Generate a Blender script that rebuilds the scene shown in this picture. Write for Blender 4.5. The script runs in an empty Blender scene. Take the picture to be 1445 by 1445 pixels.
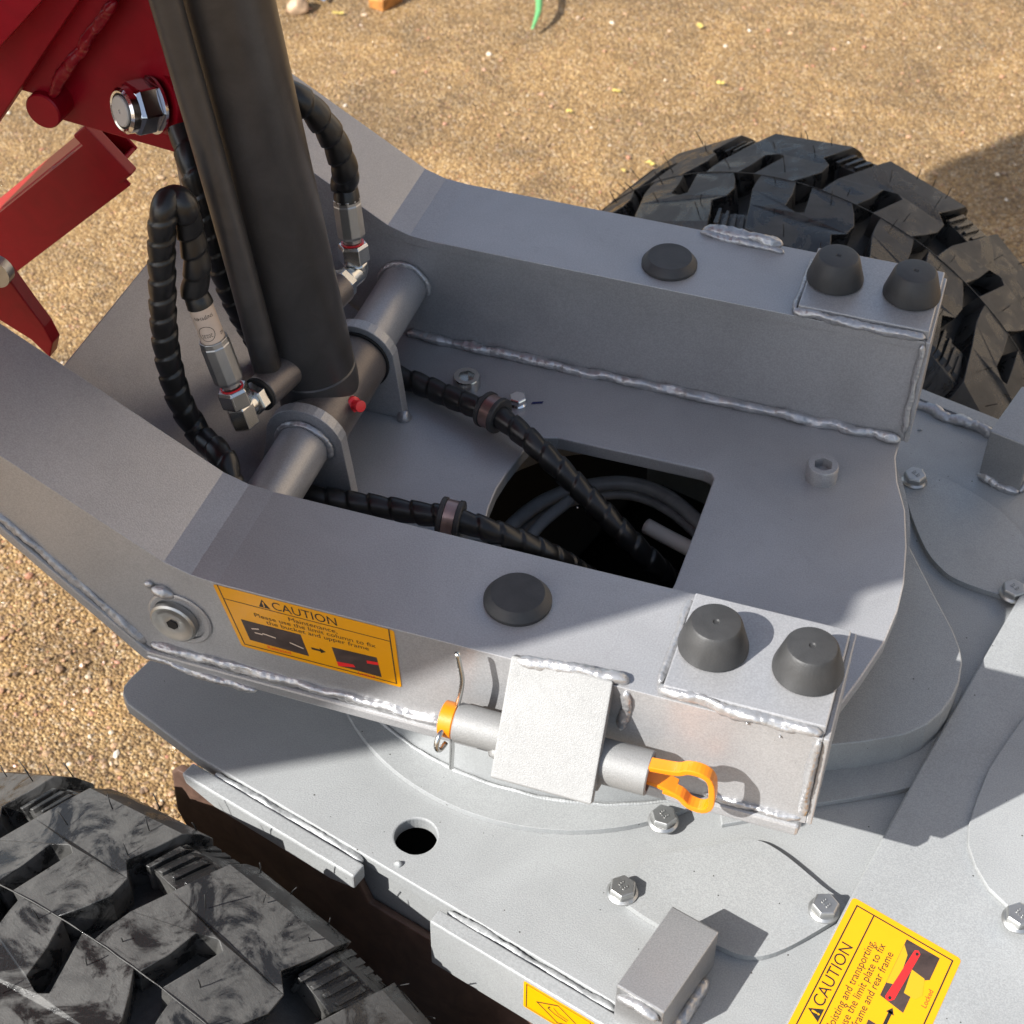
import bpy, bmesh, math, random
from mathutils import Vector, Matrix, noise
from mathutils.geometry import tessellate_polygon
random.seed(7)
scn = bpy.context.scene
COL = scn.collection
R = math.radians

# ---------------------------------------------------------------- camera
cam_d = bpy.data.cameras.new('camera'); cam = bpy.data.objects.new('camera', cam_d); COL.objects.link(cam)
cam.matrix_world = Matrix(((0.948938, -0.226091, 0.219998, 0.285998), (0.315333, 0.659914, -0.681967, -0.886557), (0.009007, 0.716517, 0.697511, 0.906765), (0, 0, 0, 1)))
cam_d.sensor_width = 36; cam_d.lens = 61.08; cam_d.clip_start = 0.02; cam_d.clip_end = 2000
cam_d.dof.use_dof = True; cam_d.dof.focus_distance = 1.22; cam_d.dof.aperture_fstop = 17
scn.camera = cam
# ---------------------------------------------------------------- world and sun
SUN_AZ, SUN_EL = R(48), R(39)          # direction the light travels (from +x towards +y), elevation
sdir = Vector((math.cos(SUN_AZ) * math.cos(SUN_EL), math.sin(SUN_AZ) * math.cos(SUN_EL), -math.sin(SUN_EL)))
world = bpy.data.worlds.new('World'); scn.world = world; world.use_nodes = True
wn = world.node_tree
sky = wn.nodes.new('ShaderNodeTexSky'); sky.sky_type = 'NISHITA'; sky.sun_disc = False
sky.sun_elevation = SUN_EL; sky.sun_rotation = math.atan2(-sdir.x, -sdir.y); sky.air_density = 1.0; sky.dust_density = 1.5
hs = wn.nodes.new('ShaderNodeHueSaturation'); hs.inputs['Saturation'].default_value = 0.72; wn.links.new(sky.outputs[0], hs.inputs['Color'])
wn.links.new(hs.outputs[0], wn.nodes['Background'].inputs[0]); wn.nodes['Background'].inputs[1].default_value = 0.102
sl = bpy.data.lights.new('sun', 'SUN'); sl.energy = 5.0; sl.angle = R(0.5); sl.color = (1.0, 0.975, 0.935)
so = bpy.data.objects.new('sun', sl); COL.objects.link(so); so.rotation_euler = sdir.to_track_quat('-Z', 'Y').to_euler(); so.location = (-2, -2, 3)
vs = scn.view_settings; vs.view_transform = 'Standard'; vs.look = 'None'; vs.exposure = 0.97; vs.gamma = 1.0; vs.use_curve_mapping = False
scn.cycles.max_bounces = 6; scn.cycles.diffuse_bounces = 3; scn.cycles.glossy_bounces = 4; scn.cycles.caustics_reflective = False; scn.cycles.caustics_refractive = False
GZ = -0.67                              # ground level; z = 0 is the top of the upper frame's deck

# ---------------------------------------------------------------- materials
def newmat(name):
    m = bpy.data.materials.new(name); m.use_nodes = True
    nt = m.node_tree; b = nt.nodes['Principled BSDF']
    return m, nt, b
def nd(nt, kind, **kw):
    n = nt.nodes.new(kind)
    for k, v in kw.items():
        if k in n.inputs.keys() if hasattr(n.inputs, 'keys') else False: n.inputs[k].default_value = v
        else: setattr(n, k, v)
    return n
def ramp(nt, fac, stops):
    r = nt.nodes.new('ShaderNodeValToRGB'); e = r.color_ramp.elements
    while len(e) < len(stops): e.new(0.5)
    for i, (p, c) in enumerate(stops):
        e[i].position = p; e[i].color = (c, c, c, 1) if isinstance(c, (int, float)) else (*c, 1)
    nt.links.new(fac, r.inputs[0]); return r.outputs[0]
def mix(nt, fac, a, b, mode='MIX'):
    n = nt.nodes.new('ShaderNodeMix'); n.data_type = 'RGBA'; n.blend_type = mode
    for sock, v in ((n.inputs[0], fac), (n.inputs[6], a), (n.inputs[7], b)):
        if hasattr(v, 'is_linked') or isinstance(v, bpy.types.NodeSocket): nt.links.new(v, sock)
        elif isinstance(v, (int, float)): sock.default_value = v
        else: sock.default_value = (*v, 1)
    return n.outputs[2]
def ncoord(nt): return nt.nodes.new('ShaderNodeTexCoord').outputs['Object']
def ntex(nt, co, scale, detail=3.0, rough=0.55, dist=0.0):
    n = nt.nodes.new('ShaderNodeTexNoise'); n.inputs['Scale'].default_value = scale; n.inputs['Detail'].default_value = detail
    n.inputs['Roughness'].default_value = rough; n.inputs['Distortion'].default_value = dist
    nt.links.new(co, n.inputs['Vector']); return n.outputs['Fac']
def vtex(nt, co, scale, feature='F1'):
    n = nt.nodes.new('ShaderNodeTexVoronoi'); n.inputs['Scale'].default_value = scale; n.feature = feature
    nt.links.new(co, n.inputs['Vector']); return n
def bump(nt, b, h, strength, dist, prev=None):
    n = nt.nodes.new('ShaderNodeBump'); n.inputs['Strength'].default_value = strength; n.inputs['Distance'].default_value = dist
    nt.links.new(h, n.inputs['Height'])
    if prev is not None: nt.links.new(prev, n.inputs['Normal'])
    nt.links.new(n.outputs[0], b.inputs['Normal']); return n.outputs[0]

def silver(name, base, rough, metal, grain=0.25, specks=0.0, smudge=0.09, gscale=950):
    m, nt, b = newmat(name); co = ncoord(nt)
    big = ntex(nt, co, 9, 4, 0.6, 0.6)
    lo = tuple(c * (1 - smudge) for c in base); hi = tuple(min(1, c * (1 + smudge)) for c in base)
    col = mix(nt, ramp(nt, big, [(0.3, 0.0), (0.7, 1.0)]), lo, hi)
    fine = ntex(nt, co, gscale, 1.5, 0.6)
    col = mix(nt, ramp(nt, fine, [(0.35, 0.0), (0.68, 1.0)]), mix(nt, 1.0, col, (0.80, 0.80, 0.80), 'MULTIPLY'), col)
    # paint dust and scuffs
    scuff = ntex(nt, co, 60, 6, 0.75, 1.5)
    col = mix(nt, ramp(nt, scuff, [(0.55, 0.0), (0.78, 0.5)]), col, tuple(c * 0.70 for c in base))
    if specks > 0:
        v = vtex(nt, co, 150); rnd = nt.nodes.new('ShaderNodeSeparateColor'); nt.links.new(v.outputs['Color'], rnd.inputs[0])
        size = nt.nodes.new('ShaderNodeMath'); size.operation = 'MULTIPLY'; size.inputs[1].default_value = 0.11 * specks; nt.links.new(rnd.outputs[0], size.inputs[0])
        lt = nt.nodes.new('ShaderNodeMath'); lt.operation = 'LESS_THAN'; nt.links.new(v.outputs['Distance'], lt.inputs[0]); nt.links.new(size.outputs[0], lt.inputs[1])
        on = nt.nodes.new('ShaderNodeMath'); on.operation = 'GREATER_THAN'; on.inputs[1].default_value = 0.72; nt.links.new(rnd.outputs[1], on.inputs[0])
        mu = nt.nodes.new('ShaderNodeMath'); mu.operation = 'MULTIPLY'; nt.links.new(lt.outputs[0], mu.inputs[0]); nt.links.new(on.outputs[0], mu.inputs[1])
        col = mix(nt, mu.outputs[0], col, (0.05, 0.045, 0.04))
    nt.links.new(col, b.inputs['Base Color'])
    b.inputs['Metallic'].default_value = metal
    rr = nt.nodes.new('ShaderNodeMapRange'); rr.inputs[3].default_value = rough - 0.06; rr.inputs[4].default_value = rough + 0.08
    nt.links.new(scuff, rr.inputs[0]); nt.links.new(rr.outputs[0], b.inputs['Roughness'])
    bump(nt, b, fine, grain, 0.0004)
    return m
def simple(name, col, rough, metal=0.0, grain=0.0, gscale=800, var=0.0, coat=0.0, spec=0.5):
    m, nt, b = newmat(name); co = ncoord(nt)
    if var > 0:
        f = ntex(nt, co, 40, 5, 0.65, 0.8)
        c = mix(nt, ramp(nt, f, [(0.32, 0.0), (0.68, 1.0)]), tuple(x * (1 - var) for x in col), tuple(min(1, x * (1 + var)) for x in col))
        nt.links.new(c, b.inputs['Base Color'])
    else: b.inputs['Base Color'].default_value = (*col, 1)
    b.inputs['Roughness'].default_value = rough; b.inputs['Metallic'].default_value = metal
    b.inputs['Coat Weight'].default_value = coat; b.inputs['Coat Roughness'].default_value = 0.12; b.inputs['Specular IOR Level'].default_value = spec
    if grain > 0: bump(nt, b, ntex(nt, co, gscale, 2), grain, 0.0005)
    return m
def weld_mat(name, base, rough, metal):
    m, nt, b = newmat(name); co = ncoord(nt)
    f = ntex(nt, co, 220, 4, 0.65, 1.0)
    c = mix(nt, ramp(nt, f, [(0.3, 0.0), (0.72, 1.0)]), tuple(x * 0.72 for x in base), base); nt.links.new(c, b.inputs['Base Color'])
    b.inputs['Metallic'].default_value = metal; b.inputs['Roughness'].default_value = rough
    bump(nt, b, f, 0.5, 0.0012); return m

def ground_mat():
    m, nt, b = newmat('sandy_concrete'); co = ncoord(nt)
    big = ntex(nt, co, 2.2, 5, 0.6, 0.4); mid = ntex(nt, co, 16, 5, 0.65, 0.3); fine = ntex(nt, co, 260, 3, 0.7)
    c = mix(nt, ramp(nt, big, [(0.3, 0.0), (0.7, 1.0)]), (0.30, 0.188, 0.072), (0.41, 0.272, 0.110))
    c = mix(nt, ramp(nt, mid, [(0.36, 0.0), (0.66, 1.0)]), mix(nt, 1.0, c, (0.62, 0.60, 0.58), 'MULTIPLY'), c)
    v = vtex(nt, co, 250); sp = nt.nodes.new('ShaderNodeSeparateColor'); nt.links.new(v.outputs['Color'], sp.inputs[0])
    grains = ramp(nt, sp.outputs[0], [(0.0, (0.15, 0.085, 0.04)), (0.22, (0.31, 0.192, 0.080)), (0.62, (0.42, 0.275, 0.118)), (0.88, (0.60, 0.44, 0.24)), (0.97, (0.62, 0.52, 0.40)), (1.0, (0.40, 0.17, 0.10))])
    c = mix(nt, 0.70, c, grains)
    c = mix(nt, ramp(nt, fine, [(0.36, 0.0), (0.60, 1.0)]), mix(nt, 1.0, c, (0.38, 0.34, 0.31), 'MULTIPLY'), c)
    blotch = ntex(nt, co, 5.0, 6, 0.62, 0.8)
    c = mix(nt, ramp(nt, blotch, [(0.36, 0.0), (0.64, 1.0)]), mix(nt, 1.0, c, (0.66, 0.64, 0.62), 'MULTIPLY'), mix(nt, 1.0, c, (1.12, 1.05, 0.92), 'MULTIPLY'))
    nt.links.new(c, b.inputs['Base Color'])
    ro = ramp(nt, sp.outputs[1], [(0.0, 0.06), (0.14, 0.14), (0.22, 0.60), (1.0, 0.9)]); nt.links.new(ro, b.inputs['Roughness'])
    h1 = nt.nodes.new('ShaderNodeMath'); h1.operation = 'SUBTRACT'; h1.inputs[0].default_value = 1.0; nt.links.new(v.outputs['Distance'], h1.inputs[1])
    n1 = bump(nt, b, h1.outputs[0], 0.9, 0.0036)
    n2 = bump(nt, b, fine, 0.6, 0.003, n1)
    bump(nt, b, mid, 0.5, 0.012, n2)
    return m
def rubber_mat(name, dust=0.5, wet=True):
    m, nt, b = newmat(name); co = ncoord(nt)
    f = ntex(nt, co, 55, 5, 0.7, 0.6); g = ntex(nt, co, 700, 3, 0.7); w = ntex(nt, co, 26, 8, 0.68, 0.9)
    dry = mix(nt, ramp(nt, f, [(0.3, 0.0), (0.7, 1.0)]), (0.045 * dust * 2, 0.044 * dust * 2, 0.042 * dust * 2), (0.085 * dust * 2, 0.083 * dust * 2, 0.078 * dust * 2))
    wf = ramp(nt, w, [(0.47, 0.0), (0.56, 1.0)])
    col = mix(nt, wf, dry, (0.012, 0.012, 0.012)) if wet else dry
    nt.links.new(col, b.inputs['Base Color'])
    if wet: nt.links.new(ramp(nt, w, [(0.47, 0.56), (0.56, 0.17)]), b.inputs['Roughness'])
    else: b.inputs['Roughness'].default_value = 0.45
    n1 = bump(nt, b, g, 0.35, 0.0008); bump(nt, b, f, 0.2, 0.002, n1)
    return m

M = {}
M['paint'] = silver('silver_paint', (0.42, 0.42, 0.425), 0.36, 0.42, specks=0.35)
M['deck'] = silver('silver_paint_dusty', (0.36, 0.37, 0.37), 0.50, 0.25, grain=0.45, specks=0.9)
M['coarse'] = silver('silver_paint_coarse', (0.26, 0.26, 0.255), 0.55, 0.25, grain=0.6, gscale=1500)
M['grey'] = silver('grey_paint_warm', (0.17, 0.15, 0.14), 0.36, 0.5)
M['block'] = silver('bare_brushed_bar', (0.34, 0.34, 0.34), 0.36, 0.6, grain=0.3)
M['weld'] = weld_mat('silver_weld', (0.48, 0.48, 0.485), 0.29, 0.6)
M['redweld'] = simple('red_weld', (0.25, 0.005, 0.014), 0.32, 0, 0.5, 260, 0.2, 0.0, 0.35)
M['redpaint'] = simple('red_paint', (0.30, 0.004, 0.014), 0.36, 0.0, 0.10, 260, 0.12, 0.0, 0.28)
M['barrel'] = simple('dark_brown_grey_paint', (0.066, 0.062, 0.060), 0.36, 0.3, 0.12, 900, 0.15)
M['rubber'] = simple('black_rubber', (0.034, 0.034, 0.034), 0.52, 0, 0.3, 900, 0.25)
M['plastic'] = simple('black_hose_wrap', (0.012, 0.012, 0.012), 0.33, 0, 0.12, 500, 0.3)
M['zinc'] = simple('zinc_plate', (0.58, 0.58, 0.56), 0.24, 1.0, 0.08, 500, 0.1)
M['zincdull'] = simple('zinc_plate_dull', (0.42, 0.42, 0.41), 0.38, 0.9, 0.15, 700, 0.12)
M['band'] = simple('dull_clamp_band', (0.34, 0.24, 0.22), 0.32, 0.85, 0.1, 300, 0.2)
M['chrome'] = simple('chrome', (0.72, 0.72, 0.73), 0.12, 1.0)
M['orange'] = simple('orange_paint', (0.72, 0.215, 0.003), 0.38, 0, 0.15, 500, 0.06, 0.2)
M['yellow'] = simple('yellow_vinyl', (0.72, 0.315, 0.001), 0.34, 0, 0.03, 200, 0.02, 0.3)
M['print'] = simple('black_print', (0.02, 0.018, 0.016), 0.40)
M['photo'] = simple('printed_picture_brown', (0.045, 0.030, 0.026), 0.38, var=0.5)
M['redprint'] = simple('red_print', (0.70, 0.02, 0.02), 0.4)
M['ochre'] = simple('ochre_print', (0.50, 0.30, 0.01), 0.4)
M['redcap'] = simple('red_plastic_cap', (0.75, 0.02, 0.03), 0.3)
M['pale'] = simple('pale_hose_sleeve', (0.62, 0.50, 0.40), 0.5, var=0.08)
M['palegrey'] = simple('pale_grey_plastic', (0.55, 0.54, 0.50), 0.5)
M['darkgrey'] = simple('dark_grey_plastic', (0.22, 0.23, 0.24), 0.4, var=0.2)
M['black'] = simple('flat_black', (0.006, 0.006, 0.006), 0.7)
M['blue'] = simple('blue_marker', (0.01, 0.015, 0.09), 0.5)
M['bluebag'] = simple('pale_blue_plastic', (0.25, 0.38, 0.60), 0.4, var=0.3)
M['white'] = simple('white_marker', (0.75, 0.75, 0.75), 0.5)
M['ground'] = ground_mat()
M['tyre'] = rubber_mat('tyre_rubber_dusty', 0.48, True)
M['tyredark'] = rubber_mat('tyre_rubber_groove', 0.28, False)
M['tyrefar'] = rubber_mat('tyre_rubber', 0.30, True)
M['stone'] = simple('pebble_stone', (0.36, 0.25, 0.16), 0.6, var=0.55)
M['leaf'] = simple('yellow_leaf', (0.50, 0.38, 0.10), 0.6, var=0.25)
M['grass'] = simple('green_blade', (0.10, 0.30, 0.11), 0.5, var=0.25)
M['wood'] = simple('orange_wood', (0.40, 0.17, 0.04), 0.6, 0, 0.5, 120, 0.4)

# ---------------------------------------------------------------- building helpers
def finish(name, bm, mat, parent=None, smooth=False, bev=0.0, label=None):
    bmesh.ops.recalc_face_normals(bm, faces=bm.faces)
    me = bpy.data.meshes.new(name); bm.to_mesh(me); bm.free()
    o = bpy.data.objects.new(name, me); COL.objects.link(o)
    if mat is not None: me.materials.append(M[mat])
    if smooth:
        for p in me.polygons: p.use_smooth = True
    put(o, parent)
    if bev > 0:
        b = o.modifiers.new('edge', 'BEVEL'); b.width = bev; b.segments = 2; b.limit_method = 'ANGLE'; b.angle_limit = R(35)
    if label: o['label'] = label
    return o
def put(o, parent):
    if parent is not None:
        o.parent = parent; o.matrix_parent_inverse = parent_world(parent).inverted()
def parent_world(p):
    m = p.matrix_basis.copy()
    if p.parent is not None: m = parent_world(p.parent) @ p.matrix_parent_inverse @ m
    return m
def thing(name, label, cat, loc, rotz=0.0, group=None):
    e = bpy.data.objects.new(name, None); COL.objects.link(e); e.location = loc; e.rotation_euler = (0, 0, rotz); e.empty_display_size = 0.05
    e.matrix_basis = Matrix.Translation(loc) @ Matrix.Rotation(rotz, 4, 'Z')
    e['label'] = label; e['category'] = cat
    if group: e['group'] = group
    return e
def tag(o, label, cat, group=None):
    o['label'] = label; o['category'] = cat
    if group: o['group'] = group
    return o
def extrude(bm, outline, d0, d1, mp, holes=()):
    """solid from a 2-D outline (with holes) between depths d0 and d1; mp(u, v, d) gives the point"""
    loops = [list(outline)] + [list(h) for h in holes]
    flat = [p for l in loops for p in l]
    if len(loops) > 1:
        tb = bmesh.new(); tv = [tb.verts.new((p[0], p[1], 0)) for p in flat]; te = []; k = 0
        for l in loops:
            te += [tb.edges.new((tv[k + i], tv[k + (i + 1) % len(l)])) for i in range(len(l))]; k += len(l)
        tb.verts.index_update(); bmesh.ops.triangle_fill(tb, use_beauty=True, use_dissolve=False, edges=te, normal=Vector((0, 0, 1)))
        tb.verts.index_update(); tris = [[v.index for v in f.verts] for f in tb.faces]; tb.free()
    else: tris = tessellate_polygon([[Vector((p[0], p[1], 0)) for p in l] for l in loops])
    A = [bm.verts.new(mp(p[0], p[1], d0)) for p in flat]; B = [bm.verts.new(mp(p[0], p[1], d1)) for p in flat]
    for t in tris:
        try: bm.faces.new([A[i] for i in t]); bm.faces.new([B[i] for i in reversed(t)])
        except ValueError: pass
    k = 0
    for l in loops:
        n = len(l)
        for i in range(n):
            j = (i + 1) % n
            bm.faces.new((A[k + i], A[k + j], B[k + j], B[k + i]))
        k += n
mpz = lambda u, v, d: Vector((u, v, d))
mpy = lambda u, v, d: Vector((u, d, v))
TH = R(-15.5); EX = Vector((math.cos(TH), math.sin(TH), 0)); EY = Vector((-math.sin(TH), math.cos(TH), 0)); PIV = Vector((0.2, 0.021, 0))
def L(a, b, z): return PIV + EX * a + EY * b + Vector((0, 0, z))
mpl = lambda u, v, d: L(u, v, d)
mpe = lambda u, v, d: L(u, d, v)
def plate(name, outline, d0, d1, mat, parent, mp=mpz, holes=(), bev=0.0008, label=None):
    bm = bmesh.new(); extrude(bm, outline, d0, d1, mp, holes); return finish(name, bm, mat, parent, False, bev, label)
def rect(x0, x1, y0, y1): return [(x0, y0), (x1, y0), (x1, y1), (x0, y1)]
def circ(cx, cy, r, n=40, a0=0, a1=2 * math.pi): return [(cx + r * math.cos(a0 + (a1 - a0) * i / n), cy + r * math.sin(a0 + (a1 - a0) * i / n)) for i in range(n if abs(a1 - a0) > 6.28 else n + 1)]
def smooth_closed(pts, n=6):
    out = []; m = len(pts)
    for i in range(m):
        p0, p1, p2, p3 = (Vector(pts[(i + k) % m]) for k in (-1, 0, 1, 2))
        for j in range(n):
            t = j / n
            out.append(tuple(0.5 * ((2 * p1) + (-p0 + p2) * t + (2 * p0 - 5 * p1 + 4 * p2 - p3) * t * t + (-p0 + 3 * p1 - 3 * p2 + p3) * t ** 3)))
    return out
def spline(pts, step):
    P = [Vector(p) for p in pts]; P = [2 * P[0] - P[1]] + P + [2 * P[-1] - P[-2]]; out = []
    for i in range(1, len(P) - 2):
        p0, p1, p2, p3 = P[i - 1:i + 3]; n = max(2, int((p2 - p1).length / step))
        for j in range(n):
            t = j / n
            out.append(0.5 * ((2 * p1) + (-p0 + p2) * t + (2 * p0 - 5 * p1 + 4 * p2 - p3) * t * t + (-p0 + 3 * p1 - 3 * p2 + p3) * t ** 3))
    out.append(P[-2]); return out
def frame(d):
    d = d.normalized(); u = d.orthogonal().normalized(); return u, d.cross(u).normalized(), d
def sweep(bm, path, rad, n=16, up=None, cap=True):
    """tube along a path; rad is a number or rad(s, theta)"""
    m = len(path); T = [(path[min(i + 1, m - 1)] - path[max(i - 1, 0)]).normalized() for i in range(m)]
    u = (up - T[0] * up.dot(T[0])).normalized() if up is not None else T[0].orthogonal().normalized()
    rings = []; s = 0
    for i in range(m):
        if i: s += (path[i] - path[i - 1]).length; u = (u - T[i] * u.dot(T[i])).normalized()
        v = T[i].cross(u)
        ring = []
        for k in range(n):
            a = 2 * math.pi * k / n; r = rad(s, a) if callable(rad) else rad
            ring.append(bm.verts.new(path[i] + (u * math.cos(a) + v * math.sin(a)) * r))
        rings.append(ring)
    for i in range(m - 1):
        for k in range(n):
            bm.faces.new((rings[i][k], rings[i][(k + 1) % n], rings[i + 1][(k + 1) % n], rings[i + 1][k]))
    if cap: bm.faces.new(rings[0]); bm.faces.new(list(reversed(rings[-1])))
def tube(name, pts, r, mat, parent, step=0.004, n=16, label=None):
    bm = bmesh.new(); sweep(bm, spline(pts, step), r, n); return finish(name, bm, mat, parent, True, label=label)
def lathe(bm, prof, org, axis, n=32):
    u, v, d = frame(Vector(axis)); org = Vector(org); rings = []
    for (r, h) in prof:
        if r < 1e-6: rings.append([bm.verts.new(org + d * h)])
        else: rings.append([bm.verts.new(org + d * h + (u * math.cos(2 * math.pi * k / n) + v * math.sin(2 * math.pi * k / n)) * r) for k in range(n)])
    for a, b in zip(rings, rings[1:]):
        for k in range(n):
            j = (k + 1) % n
            if len(a) == 1 and len(b) == 1: continue
            if len(a) == 1: bm.faces.new((a[0], b[j], b[k]))
            elif len(b) == 1: bm.faces.new((a[k], a[j], b[0]))
            else: bm.faces.new((a[k], a[j], b[j], b[k]))
def turned(name, prof, org, axis, mat, parent, n=36, bev=0.0, smooth=True, label=None):
    bm = bmesh.new(); lathe(bm, prof, org, axis, n); o = finish(name, bm, mat, parent, False, bev, label)
    if smooth:
        for p in o.data.polygons: p.use_smooth = True
        try: o.data.set_sharp_from_angle(angle=R(32))
        except Exception: pass
    return o
def disc(r, h0, h1, c=0.001): return [(0, h0), (r - c, h0), (r, h0 + c), (r, h1 - c), (r - c, h1), (0, h1)]
def hexhead(bm, org, axis, af, h0, h1, rot=0.0, ch=0.12, hole=0.0, holed=0.0):
    u, v, d = frame(Vector(axis)); org = Vector(org); rc = af / 2 / math.cos(R(30))
    def ring(r, h, n=6, ph=0.0): return [bm.verts.new(org + d * h + (u * math.cos(rot + ph + 2 * math.pi * k / n) + v * math.sin(rot + ph + 2 * math.pi * k / n)) * r) for k in range(n)]
    t = (h1 - h0) * ch * 2
    rs = [ring(rc * 0.93, h0), ring(rc, h0 + t * 0.5), ring(rc, h1 - t), ring(rc * 0.90, h1)]
    bm.faces.new(list(reversed(rs[0])))
    for a, b in zip(rs, rs[1:]):
        for k in range(6): bm.faces.new((a[k], a[(k + 1) % 6], b[(k + 1) % 6], b[k]))
    bm.faces.new(rs[-1])
def weld(name, pts, r, parent, mat='weld', seed=0, flat=0.75, up=Vector((0, 0, 1)), pitch=None, wander=0.20):
    """lumpy hand-laid weld bead: ripples like overlapping coins, wandering width"""
    r *= 0.74; p = pitch or r * 1.6; path = spline(pts, r * 0.28); out = []
    for i, q in enumerate(path):
        w = noise.noise_vector(Vector((q.x * 60 + seed, q.y * 60, q.z * 60))) * r * wander * 2.2; out.append(q + w)
    tot = sum((b - a).length for a, b in zip(out, out[1:]))
    def rad(s, a):
        e = min(s, tot - s) / (2.2 * r); tap = 1.0 if e >= 1 else max(0.08, math.sqrt(max(0.0, 1 - (1 - e) ** 2)))
        ph = (s / p + 0.18 * math.cos(a) + 0.35 * noise.noise(Vector((s * 90, seed, 0)))) % 1.0
        return tap * r * (0.88 + 0.11 * (1 - ph) ** 1.4 + 0.40 * noise.noise(Vector((s * 55, math.cos(a) * 1.2 + seed, math.sin(a) * 1.2))) + 0.16 * noise.noise(Vector((s * 260, math.cos(a) * 2.0, math.sin(a) * 2.0 + seed))))
    bm = bmesh.new(); sweep(bm, out, rad, 14, up=up)
    return finish(name, bm, mat, parent, True)
def blobs(name, spots, parent, mat='weld'):
    for k, (c, r) in enumerate(spots):
        bm = bmesh.new()
        vs = bmesh.ops.create_icosphere(bm, subdivisions=2, radius=r, matrix=Matrix.Translation(c))['verts']
        for v in vs: v.co += noise.noise_vector(v.co * 300 + Vector((k, 0, 0))) * r * 0.45
        finish(name, bm, mat, parent, True)
def bolt(org, axis, parent, af=0.0165, rot=0.3, mat='zincdull', fl=0.0108, hh=0.0085, mark=True):
    b = turned('flange_bolt', [(0, 0), (fl, 0), (fl, 0.0012), (fl * 0.86, 0.0028), (0, 0.0028)], org, axis, mat, parent, 32)
    bm = bmesh.new(); hexhead(bm, org, axis, af, 0.002, hh, rot); finish('bolt_head', bm, mat, b, False, 0.0006)
    if mark: text('grade_mark', '8.8', 0.0062, mat, b, Vector(org) + Vector(axis).normalized() * (hh + 0.0001), Vector((0.8, -0.6, 0)), Vector(axis).cross(Vector((0.8, -0.6, 0))), depth=0.0003)
    return b
def socket_bolt(org, parent, r, h, mat):
    """cap screw with a hexagonal socket, axis z"""
    bm = bmesh.new(); n = 36; ox, oy, oz = org; ri = r * 0.60
    def ringv(rf, z): return [bm.verts.new((ox + rf(2 * math.pi * k / n) * math.cos(2 * math.pi * k / n), oy + rf(2 * math.pi * k / n) * math.sin(2 * math.pi * k / n), oz + z)) for k in range(n)]
    hx = lambda a: ri * math.cos(R(30)) / math.cos(((a + 0.4) % R(60)) - R(30))
    rs = [ringv(lambda a: r, 0), ringv(lambda a: r, h - 0.0015), ringv(lambda a: r * 0.93, h), ringv(lambda a: hx(a) * 1.05, h), ringv(hx, h - 0.001), ringv(hx, h * 0.42)]
    for a, b in zip(rs, rs[1:]):
        for k in range(n): bm.faces.new((a[k], a[(k + 1) % n], b[(k + 1) % n], b[k]))
    bm.faces.new(rs[-1])
    o = finish('socket_bolt', bm, mat, parent, True)
    try: o.data.set_sharp_from_angle(angle=R(30))
    except Exception: pass
    return o
def text(name, s, size, mat, parent, org, ux, uy, depth=0.0, align='CENTER', mapf=None, bold=0.0):
    cu = bpy.data.curves.new('t', 'FONT'); cu.body = s; cu.size = size; cu.align_x = align; cu.align_y = 'CENTER'; cu.offset = bold; cu.resolution_u = 3
    tmp = bpy.data.objects.new('t', cu); COL.objects.link(tmp)
    dg = bpy.context.evaluated_depsgraph_get(); me = bpy.data.meshes.new_from_object(tmp.evaluated_get(dg))
    bpy.data.objects.remove(tmp); bpy.data.curves.remove(cu)
    me.name = name
    nrm = ux.normalized().cross(uy.normalized()) if mapf is None else None
    for v in me.vertices:
        v.co = mapf(v.co.x, v.co.y) if mapf else org + ux.normalized() * v.co.x + uy.normalized() * v.co.y + nrm * 0.0001
    me.materials.clear(); me.materials.append(M[mat])
    if depth > 0:
        bm = bmesh.new(); bm.from_mesh(me)
        r = bmesh.ops.extrude_face_region(bm, geom=bm.faces[:]); 
        for g in r['geom']:
            if isinstance(g, bmesh.types.BMVert): g.co += nrm * depth
        bm.to_mesh(me); bm.free()
    o = bpy.data.objects.new(name, me); COL.objects.link(o); put(o, parent); return o

# ================================================================ setting: the ground
bm = bmesh.new()
bmesh.ops.create_grid(bm, x_segments=150, y_segments=150, size=4.0, matrix=Matrix.Translation((-0.2, 1.2, GZ)))
for v in bm.verts:
    e = max(abs(v.co.x + 0.2), abs(v.co.y - 1.2))
    v.co.z += 0.010 * noise.noise(v.co * 1.6) + 0.004 * noise.noise(v.co * 7) if e < 3.6 else 0
outer = [bm.verts.new((x, y, GZ)) for x, y in ((-900, -900), (900, -900), (900, 900), (-900, 900))]
inner = [min(bm.verts[:-4] if False else [v for v in bm.verts if v not in outer], key=lambda v: (v.co - o.co).length) for o in outer]
g_edges = [v for v in bm.verts if v not in outer]
def edge_run(a, b):
    ax = 0 if abs(a.co.x - b.co.x) > abs(a.co.y - b.co.y) else 1; c = a.co[1 - ax]
    r = [v for v in g_edges if abs(v.co[1 - ax] - c) < 1e-4]; r.sort(key=lambda v: v.co[ax]); 
    return r if a.co[ax] < b.co[ax] else r[::-1]
for i in range(4):
    j = (i + 1) % 4; run = edge_run(inner[i], inner[j])
    bm.faces.new([outer[i], outer[j]] + run[::-1])
bmesh.ops.triangulate(bm, faces=[f for f in bm.faces if len(f.verts) > 4])
g = finish('ground', bm, 'ground', None, True); g['kind'] = 'structure'
for p in g.data.polygons:
    if p.normal.z < 0: p.flip()

# ================================================================ upper frame
UF = thing('upper_loader_frame', 'silver grey loader frame with two upswept box rails and a deck', 'loader frame', (0.06, 0.02, 0))
NI, NO, FI, FO = -0.131, -0.2205, 0.173, 0.2585       # inner and outer faces of the near and far rail
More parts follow.
